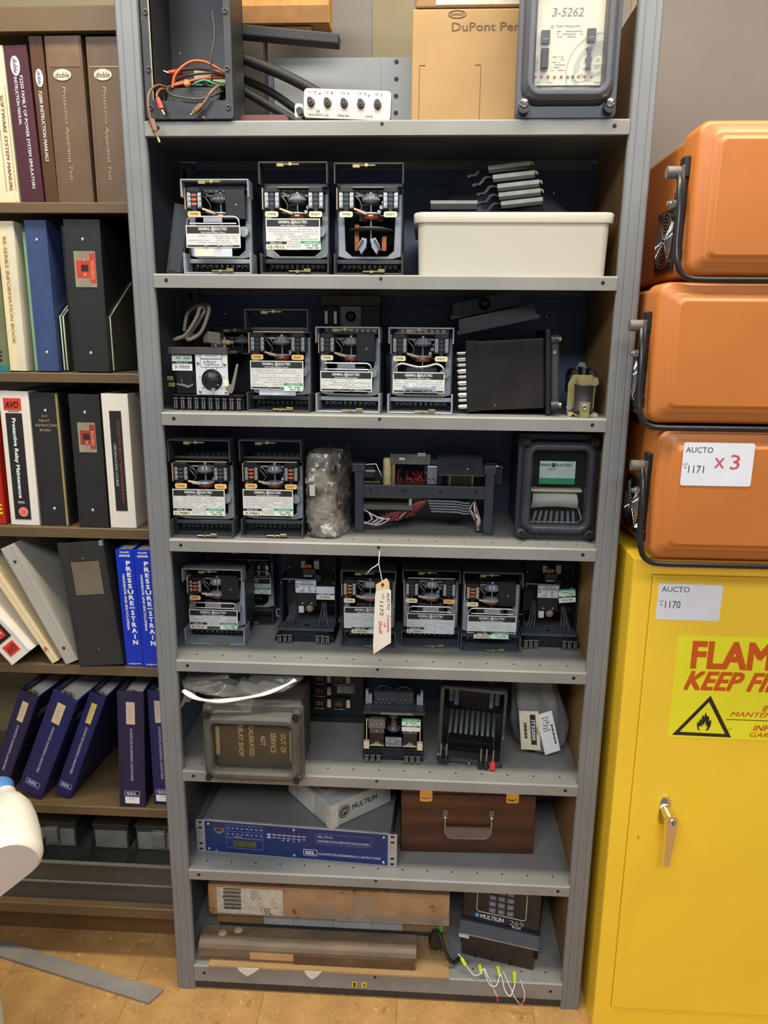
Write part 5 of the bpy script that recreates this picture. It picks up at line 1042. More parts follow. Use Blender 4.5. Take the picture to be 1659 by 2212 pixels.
# ---- bottom shelf
crate = mat('chipboard_wrap', (176, 138, 98), .5, 0, .09, 22, .12, ((128, 90, 56), .62, 34, .05), coat=.3)
t = thing('cardboard_carton', 'long flat taped cardboard carton with a shipping label, uppermost on the bottom shelf', 'box', (.337, .085, Zs(8) + .062))
obj('carton_body', B().box(-.283, .285, 0, .19, 0, .082), crate, t, bevel=.002)
b = B().box(-.262, -.105, -.0006, 0, .006, .076)
for k in range(16): b.box(-.246, -.204, -.0010, -.0006, .018 + k*.0036, .0195 + k*.0036 + .0012*(k % 3 == 0), 1)
b.box(-.182, -.160, -.0010, -.0006, .050, .072, 2); b.text('G', (-.150, -.0012, .0125), .011, .010, 1); outline_z = None
for q in ((-.156, -.136, .009, .0098), (-.156, -.136, .024, .0248), (-.156, -.1552, .009, .0248), (-.1368, -.136, .009, .0248)): b.box(q[0], q[1], -.001, -.0006, q[2], q[3], 1)
obj('shipping_label', b, [mat('flecked_label', (208, 194, 172), .6, 0, .1, 60, 0, ((120, 92, 64), .63, 70, .03)), ink, grey_ink], t)
tape = mat('clear_parcel_tape', (216, 196, 168), .08, 0, .05, 20, .15, alpha=.35)
obj('tape_strip', B().box(.02, .285, -.0008, 0, .0, .022).box(.060, .108, -.0012, 0, .022, .07).box(-.03, .02, -.0008, 0, .004, .04), tape, t)
t = thing('cardboard_carton', 'thin brown carton with a row of white labels under the taped carton', 'box', (.345, .11, Zs(8) + .0175))
obj('carton_body', B().box(-.28, .275, 0, .17, 0, .044), kraft_dark, t, bevel=.002)
for k, (x0, x1) in enumerate(((-.165, -.094), (-.0925, .002), (.0035, .096), (.0975, .168))): obj('white_label', B().box(x0, x1, -.0007, 0, .002, .042), mat('label_dusty', (176, 174, 166), .6, 0, .06, 20), t)
t = thing('packing_boards', 'dark boards lying between the thin carton and the cardboard sheet', 'board', (.33, .112, Zs(8) + .0042))
obj('board', B().box(-.26, .26, 0, .17, 0, .013), dark_grey, t, bevel=.001)
t = thing('wrapped_board', 'dusty brown paper-wrapped board with rounded edge lying at the front of bottom shelf', 'package', (.298, .016, Zs(8) + .0045))
prof = [(0, 0), (-.004, .010), (-.004, .032), (.000, .040), (.008, .045), (.018, .047), (.050, .047), (.054, .042), (.054, 0)]
wr = mat('dusty_kraft_wrap', (112, 94, 74), .6, 0, .18, 9, .12, ((150, 118, 82), .62, 6, .12), stretch=(1, 3, 6))
b = B(); loft(b, [[(x, u, v) for u, v in prof] for x in (-.249, -.24, .24, .249)], 0, False); obj('wrapped_body', b, wr, t, bevel=.003)
obj('bare_patch', B().box(-.13, -.03, -.0047, -.0038, .008, .026), mat('bare_kraft', (186, 146, 96), .75, 0, .05), t)
obj('bare_patch', B().box(-.03, .245, -.0045, -.0038, .001, .024), mat('brown_wrap', (92, 70, 46), .6, 0, .15, 16), t)
for x, y2 in ((-.20, .026), (-.165, .036)): obj('paper_scrap', B().lathe([(.009, 0), (.007, .003), (.002, .004)], n=9, sx=1.2, sm=False), mat('scrap_tan', (176, 152, 112), .8), t, (x, y2, .047))
t = thing('cardboard_sheet', 'flat cardboard sheet under everything at the front of bottom shelf', 'cardboard', (.347, -.002, Zs(8)))
obj('sheet', B().box(-.273, .275, 0, .26, 0, .0035), kraft, t)
b = B(); g = random.Random(8)
pts = [(-.27 + k*.0078, -.0006 - g.random()*.0022) for k in range(70)]
obj('torn_edge', B().prism(pts + [(.27, .002), (-.27, .002)], .0002, .0016, 0, 'xy'), kraft_dark, t)
for x, w_ in ((-.205, .05), (-.052, .04)):
    obj('torn_paper', B().prism([(0, .004), (w_, .004), (w_*.75, -.008), (w_*.45, -.018), (w_*.3, -.014), (w_*.08, -.004)], -.0016, -.0004), mat('torn_white', (214, 208, 192), .8), t, (x, -.001, -.0005), bevel=.0002)
# motor protection unit leaning in the corner
t = thing('motor_relay', 'black MULTILIN 269 PLUS keypad unit turned left at right of the bottom shelf', 'relay', (.7335, .056, Zs(8)), (0, 0, R(-13)))
obj('housing', B().box(-.090, .090, .028, .165, .0, .20), black, t, bevel=.003)
obj('terminal_skirt', B().prism([(-.004, 0), (.0, .052), (.0275, .054), (.0275, 0)], -.082, .082, 0, 'yz'), mat('brown_black_skirt', (50, 36, 24), .55, 0, .12), t, bevel=.0015)
for x in (-.052, -.012, .028): obj('skirt_slot', B().box(x, x + .0035, -.0055, .0, .0, .013), black_matt, t)
obj('lower_rail', B().prism([(-.002, .0545), (.020, .072), (.0275, .072), (.0275, .0545)], -.091, .091, 0, 'yz').bar((-.091, -.0025, .0555), (.091, -.0025, .0555), .002, .0018, 1), [dark_grey, silver], t)
obj('white_tag', B().box(-.090, -.066, -.0045, -.0028, .046, .0535), mat('tag_offwhite', (220, 212, 196), .5), t)
b = B(); F = 0.0
b.tube([(u, -.0004, v) for u, v in rr(-.055, .058, .098, .182, .007)], .0010, 5, 0, True)
b.prism(rr(-.058, -.049, .083, .092, .001), -.0008, .0, 2).text('MULTILIN', (-.046, -.0010, .0815), .054, .0115, 0, bold=.04)
b.text('269', (.022, -.0010, .080), .032, .0135, 3).text('PLUS', (.028, -.0010, .073), .020, .006, 0, bold=.04).box(-.058, .012, -.0006, 0, .0735, .0805, 4)
kf = obj('keypad_panel', b, [mat('keypad_white', (206, 206, 200), .5), black, mat('logo_blue', (110, 160, 196), .5), mat('grey_numerals', (150, 150, 148), .5), mat('dark_blue_band', (22, 34, 60), .5)], t, (0, .0278, 0))
for i_ in range(3):
    for j in range(4): obj('key', lambda: B().prism(rr(-.0076, .0076, -.0064, .0064, .0015), -.0018, 0, 0).box(-.004, .004, -.0020, -.0018, -.001, .0012, 1), [mat('key_grey', (104, 106, 114), .5), mat('key_mark', (160, 160, 166), .5)], kf, (-.019 + i_*.0205, 0, .109 + j*.0175), key='key')
t3 = thing('wire_harness', 'white wires with yellow-green sleeves and spade lugs spilling from the keypad unit', 'wires', (.72, .03, Zs(8)))
cl = mat('yellow_green_sleeve', (190, 212, 46), .45); ol_ = [(-.075, .024), (-.032, .018), (.002, .014), (.038, .006)]
pz = [(-.078, -.006, .044), (-.066, -.012, .030), (-.045, -.028, .012), (-.030, -.030, .016), (-.022, -.026, .025), (-.010, -.042, .002), (.006, -.042, .0), (.016, -.030, .018), (.024, -.046, -.006), (.036, -.052, -.016), (.046, -.040, .0), (.047, -.034, .010)]
obj('wire', B().tube(bez(pz, 6), .0014, 8), wire_white, t3)
for a, c in (((-.071, -.010, .036), (-.062, -.016, .024)), ((-.027, -.026, .014), (-.031, -.020, .030)), ((.014, -.026, .012), (.010, -.020, .028)), ((.047, -.034, .004), (.046, -.030, .024))): obj('sleeve', B().cyl(a, c, .0042, 10), cl, t3)
for ws, e in ((((-.020, -.022, .026), (-.010, -.035, .010), (.004, -.046, -.016), (.008, -.048, -.022)), (.010, -.048, -.036)), (((.022, -.022, .018), (.034, -.041, .002), (.046, -.050, -.020), (.054, -.050, -.033)), (.062, -.051, -.040)), (((.060, -.030, .006), (.068, -.046, -.012), (.067, -.050, -.028)), (.062, -.051, -.040))):
    obj('wire', B().tube(bez(ws, 5), .0012, 6), wire_white, t3)
    obj('spade_lug', B().cyl(ws[-1], [(p + q) / 2 for p, q in zip(ws[-1], e)], .0022, 8, 0).cyl([(p + q) / 2 for p, q in zip(ws[-1], e)], e, .0012, 6, 1), [red_ink, silver], t3)
t = thing('power_plug', 'black plug with brass pins between the brown package and the keypad unit', 'plug', (.592, .06, Zs(8)))
b = B(); loft(b, [[(x*s_, y*s_, z) for x, y in ((-.014, -.010), (.014, -.010), (.016, .010), (-.016, .010))] for s_, z in ((1, .026), (1.1, .040), (.8, .058), (.45, .072))], 0, False)
obj('plug_body', b, black, t, bevel=.002); obj('pin', B().box(-.010, -.004, -.004, -.002, .006, .027).box(.002, .010, -.004, -.002, .012, .027), brass, t)
obj('green_ring', B().lathe([(.005, 0), (.006, .003), (.005, .010)], n=12), mat('green_ring', (70, 170, 74), .4), t, (.010, 0, .070))
obj('cable', B().tube(bez([(.0, .0, .07), (.006, -.012, .076), (.016, -.028, .056), (.028, -.034, .030), (.040, -.03, .014), (.056, -.01, .008)], 6), .0042, 8), wire_black, t)

# ---------------------------------------------------------------- tan bookshelf on the left
t = thing('bookshelf', 'tan steel bookshelf full of binders on the left', 'bookshelf')
TZ = [2.03, 1.705, 1.391, 1.0765, .7695, .4235, .157]
TX0, TX1, TY0, TY1 = -.93, -.008, .06, .37
for i, z in enumerate(TZ):
    hg = .040 if i == 0 else (.0185 if i < 3 else .0215)
    if i == 6: hg = .026
    obj('shelf', B().prism([(TY0, -hg), (TY0, -.002), (TY0 + .002, 0), (TY1, 0), (TY1, -.004), (TY0 + .004, -.004), (TY0 + .004, -hg)], TX0 + .003, TX1 - .003, 0, 'yz').box(TX0 + .003, TX1 - .003, TY0 + .004, TY0 + .02, -hg, -hg + .002), tan_steel, t, (0, 0, z))
obj('side_panel', B().box(TX1 - .003, TX1, TY0, TY1, 0, 2.2), tan_steel, t); obj('side_panel', B().box(TX0, TX0 + .003, TY0, TY1, 0, 2.2), tan_steel, t)
obj('back_panel', B().box(TX0 + .003, TX1 - .003, TY1 - .002, TY1, .02, 2.2), mat('tan_back', (120, 108, 78), .5, 0, .06, 5), t)
obj('kick_plate', B().box(TX0 + .003, TX1 - .003, .155, .158, 0, .133), mat('kick_brown', (112, 80, 42), .6, 0, .08, 8), t)

vinyl = lambda n, c, r=.42: mat(n, c, r, 0, .06, 18, .06)
paper_block = mat('page_block', (196, 192, 184), .7, 0, .06, 6, .1, stretch=(60, 1, 1))
def binder(label, x, y, z, w_, h, mt, lean=0, yaw=0, d=.255, rivets=True, pages=True, rv=None, side=None, kind='binder', name='ring_binder', group='binders on the tan bookshelf', pageh=.012, clip=False, gap=None, mirror=False):
    z += .0006 + max(0, w_*math.sin(R(lean))) + (.0016 if abs(z - TZ[2]) < .002 and x > -.30 else 0)
    t = thing(name, label, kind, (x, y, z), (0, R(lean), R(yaw)), group)
    b = B().box(0, w_, 0, .0035, 0, h).box(0, .0032, .0036, d, 0, h).box(w_ - .0032, w_, .0036, d, 0, h)
    b.box(.0035, .006, -.0006, 0, .002, h - .002).box(w_ - .006, w_ - .0035, -.0006, 0, .002, h - .002)
    obj('cover', b, [mt], t, bevel=.0012, seg=2)
    if pages: obj('pages', B().box(.0045, w_ - .0045 if gap is None else gap, .022, d - .012, .004, h - pageh), paper_block, t)
    if rivets:
        for zz in (.036, h - .036): obj('rivet', lambda: B().lathe([(.0036, 0), (.003, .0012), (.001, .0018)], n=10, axis='y'), rv or silver, t, (w_*.5, -.0002, zz), key='brivet' if not rv else None)
    if clip: obj('ring_mechanism', B().box(w_*.32, w_*.62, .004, .020, h*.1, h - .010).tube([(w_*.4 + .012*math.cos(R(a)), .016 + .013*math.sin(R(a)), h - .012) for a in range(-150, 151, 30)], .0018, 6), brass, t)
    return t
def spine_text(t, s_, x, z, ln, hh, mt, y=-.0008, bold=.0, shear=0, name='spine_lettering', lab=None):
    """lettering reading from top to bottom; x = left side of the letters' feet"""
    return obj(name, B().text(s_, (x, y, z), ln, hh, 0, ux=(0, 0, -1), uz=(1, 0, 0), bold=bold, shear=shear), mt, t, label=lab)
tan_print = mat('tan_print', (172, 148, 116), .5)
# row 1
b1 = binder('cream binder lettered SOFTWARE SYSTEM MANUAL at the left end of the top row', -.290, .072, TZ[1], .056, .266, mat('cream_vinyl', (222, 206, 166), .55, 0, .04, 10), lean=-.8, rivets=False)
spine_text(b1, 'SOFTWARE SYSTEM MANUAL', .0405, .185, .165, .0065, mat('mauve_print', (110, 60, 58), .6), shear=.15)
obj('ruled_line', B().box(.034, .0345, -.0008, 0, .02, .2).box(.052, .0525, -.0008, 0, .02, .2), MATS['mauve_print'], b1)
m1 = vinyl('maroon_vinyl', (74, 34, 42), .35)
b1 = binder('maroon binder lettered F2250 FAMILY OF POWER SYSTEM SIMULATORS in the top row', -.2285, .072, TZ[1], .042, .266, m1, lean=-1.6, rivets=False)
spine_text(b1, 'F2250 FAMILY OF POWER SYSTEM SIMULATORS', .0235, .216, .192, .0058, white_ink, bold=.01); spine_text(b1, 'INSTRUCTION MANUAL', .0125, .214, .080, .0058, white_ink, bold=.01)
def emblem(t, x, z, sx, sz, mt, mi, word='doble', vertical=False):
    b = B().lathe([(1, 0), (1, .0007)], (0, 0, 0), 24, 0, 'y'); b.v = [(p[0]*sx + x, p[1] - .0006, p[2]*sz + z) for p in b.v]
    if vertical: b.text(word, (x - sx*.45, -.0016, z + sz*.75), sz*1.5, sx*.95, 1, ux=(0, 0, -1), uz=(1, 0, 0), shear=.2)
    else: b.text(word, (x - sx*.78, -.0016, z - sz*.5), sx*1.56, sz*.95, 1, shear=.2)
    return obj('maker_emblem', b, [mt, mi], t)
emblem(b1, .018, .232, .0085, .0165, white_ink, m1, vertical=True)
m2 = vinyl('brown_vinyl_gloss', (84, 54, 26), .3)
b1 = binder('narrow brown binder lettered F2000 INSTRUCTION MANUALS in the top row', -.1825, .072, TZ[1], .024, .281, m2, lean=-1.2, rivets=False)
spine_text(b1, 'F2000 INSTRUCTION MANUALS', .0085, .190, .118, .0062, white_ink, bold=.01); emblem(b1, .013, .212, .0068, .0150, white_ink, m2, vertical=True)
m3 = vinyl('brown_vinyl', (100, 76, 52), .42)
for k, (lb, x, w_, ln) in enumerate((('wide brown binder lettered Protection Apparatus Test, left of two alike in top row', -.1575, .067, -.4), ('wide brown binder lettered Protection Apparatus Test, next to the grey post', -.0835, .066, 0))):
    b1 = binder(lb, x, .072, TZ[1], w_, .281 if k == 0 else .279, m3, lean=ln, rivets=False)
    emblem(b1, w_*.42, .217, .0165, .0095, mat('emblem_cream', (214, 202, 174), .5), m3)
    spine_text(b1, 'Protection Apparatus Test', w_*.36, .198, .160, .0085, tan_print, shear=.25)
    obj('sleeve_and_glint', B().box(.004, w_ - .004, -.0007, 0, .230, .280), mat('sleeve_brown', (118, 92, 64), .25), b1) if k == 0 else obj('sleeve_and_glint', B().box(.004, w_ - .004, -.0009, 0, .229, .231), mat('sleeve_glint', (168, 140, 104), .2), b1)  # left binder: sleeve; right binder: only a pale line, its glint painted as colour
# row 2
b1 = binder('green cloth binder, mostly cut off at the left edge of the second row', -.348, .075, TZ[2], .060, .262, vinyl('green_cloth', (104, 110, 72), .7), rivets=False)
spine_text(b1, 'III', .040, .040, .02, .007, ink); obj('teal_foot', B().box(.0, .058, -.0008, 0, .0, .012), mat('teal_tape', (30, 110, 118), .5), b1)
b1 = binder('worn cream binder lettered RE SERIES INFORMATION BOOK in the second row', -.2855, .072, TZ[2], .032, .280, mat('cream_worn', (226, 206, 162), .5, 0, .06, 8), lean=.4, rivets=False)
spine_text(b1, 'RE-SERIES INFORMATION BOOK', .010, .252, .200, .0068, mat('olive_print', (150, 126, 70), .6))
obj('white_side_board', B().box(.032, .0335, .0, .25, .0, .280).box(.020, .0325, -.0010, .0, .0, .28), mat('cream_white_vinyl', (212, 202, 176), .45, 0, .06, 10), b1)
b1 = binder('thin pale green folder between the cream and the blue binder, second row', -.2385, .080, TZ[2], .0075, .262, mat('pale_green_folder', (128, 166, 128), .6), rivets=False, pages=False, kind='folder', name='folder')
b1 = binder('plain royal blue binder with two rivets in the second row', -.2290, .072, TZ[2], .0420, .282, vinyl('blue_vinyl', (58, 72, 112), .4), lean=0)
b1 = binder('black binder set back between the blue and the labelled black binder, embossed REGISTERS', -.1715, .100, TZ[2], .0165, .276, vinyl('black_vinyl_b', (34, 34, 33), .4), rivets=False)
spine_text(b1, 'REGISTERS', .008, .165, .055, .006, dark_grey)
blkv = vinyl('black_vinyl', (37, 36, 34), .42)
redlab = mat('red_orange_label', (190, 62, 44), .35, 0, .1, 30); labg = mat('label_grey_film', (150, 138, 116), .12, 0, .1, 20)
def red_label(t, x0, x1, z0, z1, bright):
    b = B().box(x0, x1, -.0012, -.0004, z0, z1, 0).box(x0 + .004, x1 - .004, -.0014, -.0012, z0 + (z1-z0)*.26, z1 - (z1-z0)*.26, 1).box((x0+x1)/2 - .008, (x0+x1)/2 + .006, -.0016, -.0014, (z0+z1)/2 - .004, (z0+z1)/2 + .008, 2).box(x1 - .012, x1 - .001, -.0015, -.0013, z0 + (z1-z0)*.12, z1 - .004, 1)
    b.text('II', ((x0+x1)/2 - .003, -.0018, (z0+z1)/2 - .013), .004, .006, 3).text('I', ((x0+x1)/2 - .001, -.0018, (z0+z1)/2 + .014), .0014, .006, 3)
    b.text('RECORDS', (x1 - .0095, -.0018, z0 + (z1-z0)*.72), (z1-z0)*.5, .006, 3, ux=(0, 0, -1), uz=(1, 0, 0))
    obj('spine_label', b, [labg, redlab if bright else mat('dull_red_label', (150, 56, 44), .4, 0, .1, 30), ink, mat('label_orange_ink', (228, 160, 110), .5)], t, label='foil label with red panel')
b1 = binder('wide black binder with a shiny red-panelled label in the second row', -.1535, .070, TZ[2], .070, .283, blkv, lean=.3)
red_label(b1, .016, .058, .160, .226, True)
t = thing('file_sorter', 'grey steel file sorter with pale green edges holding the second-row binders', 'file sorter', (-.29, .085, TZ[2]))
so = mat('sorter_olive', (72, 70, 54), .5, 0, .06, 12); se = mat('sorter_edge', (168, 178, 148), .5)
poly = [(0, .004), (.205, .004), (.205, .200), (.12, .180), (0, .110)]
for x in (.1085, .1145, .2085):
    d_ = obj('divider', B().prism(poly, x, x + .0012, 0, 'yz'), so, t)
    obj('divider_edge', B().tube([(x + .0006, 0, .004), (x + .0006, -.0005, .108), (x + .0006, .12, .180)], .0016, 6), se, d_)
obj('base_plate', B().box(.01, .27, 0, .205, .0004, .0014), [so, se], t)
# row 3
b1 = binder('red book with yellow letters, mostly cut off at the left edge of the third row', -.392, .074, TZ[3], .062, .262, mat('red_cover', (176, 34, 22), .35, 0, .05, 10), rivets=False, kind='book', name='book', lean=-.5)
obj('yellow_lettering', B().text('R', (.044, -.001, .050), .012, .022, 0, bold=.04).text('E', (.046, -.001, .021), .012, .022, 0, bold=.04), mat('yellow_ink', (232, 196, 40), .5), b1); spine_text(b1, 'RELAY HANDBOOK', .052, .20, .10, .004, MATS['yellow_ink']) if False else None
whv = mat('white_vinyl', (226, 216, 200), .4, 0, .04, 8, .04)
b1 = binder('white AVO binder lettered Protective Relay Maintenance in the third row', -.3165, .070, TZ[3], .060, .276, whv, lean=.6, rivets=False)
b = B().box(.010, .044, -.0008, 0, .012, .232, 0).box(.008, .044, -.0008, 0, .238, .262, 1).text('AVO', (.011, -.0012, .242), .028, .014, 0, bold=.02, shear=.3)
b.text('Protective Relay Maintenance', (.020, -.0012, .222), .165, .0105, 2, ux=(0, 0, -1), uz=(1, 0, 0), bold=.03).text('BASIC', (.020, -.0012, .046), .014, .005, 2)
b.lathe([(.010, 0), (.010, .0004)], (.029, -.0008, .028), 20, 3, 'y').text('TB\n1001', (.022, -.0016, .023), .014, .010, 1); print_lines(b, .010, .043, .2335, .2375, -.0006, 1, 0, 2)
obj('spine_insert', b, [mat('insert_black', (32, 29, 26), .5), mat('avo_red', (216, 56, 38), .5), white_ink, mat('sticker_pink', (236, 128, 118), .6)], b1)
b1 = binder('black binder lettered G E RELAY INSTRUCTION BOOKS with a tan edge, third row', -.2525, .072, TZ[3], .060, .274, blkv, lean=0)
obj('gold_lettering', B().text('G E', (.022, -.001, .225), .012, .005, 0).text('RELAY', (.016, -.001, .2155), .022, .005, 0).text('INSTRUCTION', (.008, -.001, .206), .044, .005, 0).text('BOOKS', (.016, -.001, .1965), .022, .005, 0), mat('faded_gold', (170, 156, 112), .5), b1)
obj('board_edge', B().box(.0535, .0575, -.0012, .0, .001, .272), mat('gold_edge', (158, 130, 78), .6), b1)
b1 = binder('black binder with a dull red-panelled label, third row', -.1685, .064, TZ[3] + .0004, .0615, .272, blkv, lean=0)
red_label(b1, .014, .050, .156, .216, False)
obj('blue_slip', B().box(-.0035, -.002, .02, .05, .10, .20), mat('pale_blue_slip', (130, 146, 190), .6), b1)
b1 = binder('white binder lettered PROTECTIVE RELAY MAINTENANCE BASIC next to the grey post, third row', -.1020, .064, TZ[3] + .0004, .0535, .274, whv, lean=0, rivets=False)
b = B().box(.014, .038, -.0008, 0, .036, .240, 0).text('PROTECTIVE RELAY MAINTENANCE BASIC', (.0285, -.0012, .220), .170, .0052, 1, ux=(0, 0, -1), uz=(1, 0, 0)).text('CERTIFICATION COURSE', (.0185, -.0012, .175), .088, .0052, 2, ux=(0, 0, -1), uz=(1, 0, 0), shear=.2)
obj('spine_insert', b, [MATS['insert_black'], mat('insert_rose_ink', (150, 70, 64), .6), grey_ink], b1)
# row 4 (leaning)
b1 = binder('white binder with red AVO emblem leaning steeply left in the fourth row', -.335, .046, TZ[4] + .0005, .060, .280, whv, lean=-39, rivets=False, d=.24)
b = B().box(.010, .048, -.0008, 0, .050, .26, 0).box(.012, .042, -.0008, 0, .016, .042, 1).text('AVO', (.015, -.0012, .020), .024, .016, 0, shear=.3)
b.text('BREAKERS', (.026, -.0012, .12), .055, .010, 2, ux=(0, 0, -1), uz=(1, 0, 0)).prism(rr(.022, .040, .058, .13, .002), -.0011, -.0008, 1)
obj('spine_insert', b, [MATS['insert_black'], MATS['avo_red'], white_ink], b1)
obj('chrome_edge', B().box(.0545, .0585, -.0012, .0, .002, .278), mat('glossy_white_edge', (224, 224, 220), .15), b1)
b1 = binder('thin cream binder with a red A at its foot leaning left in fourth row', -.2535, .060, TZ[4] + .0008, .0165, .250, mat('cream_plastic', (222, 200, 156), .45, 0, .03), lean=-29.5, rivets=False, d=.22, pages=False)
obj('red_letter', B().text('A', (.003, -.0014, .030), .010, .011, 0, bold=.03), red_ink, b1)
b1 = binder('light grey ring binder with two dark rivets leaning left in fourth row', -.222, .058, TZ[4] + .0005, .030, .282, mat('grey_vinyl', (172, 166, 152), .4, 0, .05, 8, .04), lean=-24.5, d=.245, rv=black, pages=True)
b1 = binder('wide black binder with a square grey label, tilted left in the fourth row', -.1895, .052, TZ[4] + .0006, .097, .274, vinyl('black_board', (42, 40, 37), .5), lean=-5, clip=True, rv=dark_grey, gap=.055)
obj('spine_label', B().box(.022, .082, -.0010, -.0002, .160, .232), mat('grey_brown_label', (104, 94, 74), .55, 0, .1, 14), b1)
obj('cover_corner', B().box(.088, .097, -.0008, .012, .264, .2745), silver, b1)
bb = mat('glossy_blue_book', (18, 48, 178), .25, 0, .04, 10)
for k, (lb, x, yy) in enumerate((('glossy blue Pressure and Strain handbook, left of the two, next to wide black binder', -.0905, .062), ('glossy blue Pressure and Strain handbook, right of the two, half behind grey post', -.0515, .060))):
    q = thing('book', lb, 'book', (x, yy, TZ[4] + .0004), (0, R(-1.3), 0), 'handbooks on the tan bookshelf')
    obj('cover', B().box(0, .0375, 0, .002, 0, .262).box(0, .002, .0021, .21, 0, .262).box(.0355, .0375, .0021, .21, 0, .262), bb, q, bevel=.0008)
    obj('pages', B().box(.0025, .035, .0025, .207, .003, .259), paper_block, q)
    obj('spine_lettering', B().text('VOLUME', (.009, -.0008, .2535), .020, .004, 0, bold=.03).text('MMXVIII', (.008, -.0008, .2455), .022, .005, 0, bold=.04).text('\n'.join('PRESSURE'), (.0185, -.0008, .139), .0125, .098, 0, bold=.04).text('AND', (.0185, -.0008, .1315), .0125, .0045, 0, bold=.03).text('\n'.join('STRAIN'), (.0195, -.0008, .050), .0115, .078, 0, bold=.04).text('HANDBOOK AND ENCYCLOPEDIA', (.0105, -.0008, .208), .125, .0052, 0, ux=(0, 0, -1), uz=(1, 0, 0), bold=.03).text('omega.com', (.006, -.0008, .004), .026, .004, 0), white_ink, q)
# row 5 (blue binders)
nv = vinyl('navy_board', (20, 29, 82), .42); nv2 = vinyl('navy_board_dark', (29, 28, 62), .45)
sel_ink = mat('sel_silver_ink', (176, 180, 200), .5)
def sel_binder(lb, x, y, z, w_, lean, yaw, mt, label_m, foot=False, cover=True):
    b1 = binder(lb, x, y, z, w_, .283, mt, lean=lean, yaw=yaw, d=.255, rivets=False, clip=True, gap=w_*.94, pageh=.020)
    obj('spine_label', B().box(w_*.33, w_*.66, -.0010, 0, .205, .258).text('MANUAL', (w_*.44, -.0013, .246), .030, .004, 1, ux=(0, 0, -1), uz=(1, 0, 0)), [label_m, grey_ink], b1)
    b = B().text('SCHWEITZER ENGINEERING LABORATORIES', (w_*.46, -.001, .195), .130, .0055, 0, ux=(0, 0, -1), uz=(1, 0, 0))
    def lg(o, ux, uz, k=1):
        O, U, V = Vector(o), Vector(ux), Vector(uz); n = U.cross(V)
        for q in ((0, .034, 0, .0012), (0, .034, .0148, .016), (0, .0012, 0, .016), (.0328, .034, 0, .016)):
            b.quad([O + U*q[0]*k + V*q[2]*k, O + U*q[1]*k + V*q[2]*k, O + U*q[1]*k + V*q[3]*k, O + U*q[0]*k + V*q[3]*k], 0)
        b.text('SEL', O + U*.004*k + V*.004*k, .026*k, .0085*k, 0, ux=ux, uz=uz, bold=.04)
    k = min(1, w_/.046); lg((w_/2 - .017*k, -.001, .024), (1, 0, 0), (0, 0, 1), k)
    if cover:
        obj('silver_lettering', b, sel_ink, b1); b = B(); lg((w_ + .0004, .030, .212), (0, 1, 0), (0, 0, 1), 1.25)
    obj('cover_emblem' if cover else 'silver_lettering', b, sel_ink, b1)
    if foot: obj('foot_sticker', B().box(w_/2 - .016, w_/2 + .016, -.0010, 0, .008, .024).text('MANUAL', (w_/2 - .008, -.0013, .019), .014, .003, 1), [white_paper, grey_ink], b1)
    return b1
buff = mat('buff_label', (206, 182, 140), .6, 0, .05, 30)
def lean_pos(xr, yr, w_, lean, yaw):
    c, s_ = math.cos(R(lean)), math.sin(R(lean)); return (xr - w_*c*math.cos(R(yaw)), yr - w_*c*math.sin(R(yaw)), TZ[5])
sel_binder('dark blue SEL binder, leftmost of the three leaning right in fifth row', *lean_pos(-.414, .085, .045, 24, -7), .045, 24, -7, nv2, buff)
sel_binder('dark blue SEL binder, middle of the three leaning right in fifth row', *lean_pos(-.322, .076, .060, 24.3, -7), .060, 24.3, -7, nv, buff)
sel_binder('dark blue SEL binder with yellow label, rightmost of three leaning right in fifth row', *lean_pos(-.2565, .083, .038, 22.5, -4), .038, 22.5, -4, nv, mat('yellow_label', (206, 184, 90), .6), cover=False)
sel_binder('upright dark blue SEL binder with a sticker at its foot, fifth row', *lean_pos(-.073, .066, .058, 2.8, 3), .058, 2.8, 3, nv2, mat('pinkish_label', (206, 178, 158), .6), True, False)
sel_binder('dark blue SEL binder half behind the grey post, right end of the fifth row', *lean_pos(-.014, .078, .043, .3, 0), .043, .3, 0, nv, mat('pinkish_label', (206, 178, 158)), True, False)
t = thing('divider_sheet', 'dull green sheet standing behind the leaning blue binders in the fifth row', 'sheet', (-.46, .345, TZ[5] + .0005), (R(-3), 0, 0))
obj('sheet', B().box(0, .20, 0, .003, 0, .30), mat('dull_green_sheet', (92, 96, 62), .7, 0, .06, 8), t)
# bottom row: card trays
tr = mat('tray_dark_grey', (70, 68, 62), .5, 0, .06, 12); te = mat('tray_rim_grey', (104, 102, 94), .5)
for k, (lb, z, dx) in enumerate((('long dark grey tray, lower of the two stacked on the bottom shelf', TZ[6] + .0004, 0), ('long dark grey open tray, upper of the two stacked on the bottom shelf', TZ[6] + .0525, .002))):
    q = thing('card_tray', lb, 'tray', (-.50 + dx, .078, z), group='trays on the bottom shelf')
    b = B().box(0, .485, 0, .003, .0, .046).box(0, .485, .225, .228, 0, .046).box(0, .003, .003, .225, 0, .046).box(.482, .485, .003, .225, 0, .046).box(.003, .482, .003, .225, 0, .003)
    obj('tray_body', b, tr, q)
    obj('tray_rim', B().box(-.001, .486, -.004, .005, .0462, .0512), te, q, bevel=.0015)
    for x in (.12, .235, .348): obj('divider', B().box(x, x + .002, .005, .092, .004, .044), te, q)
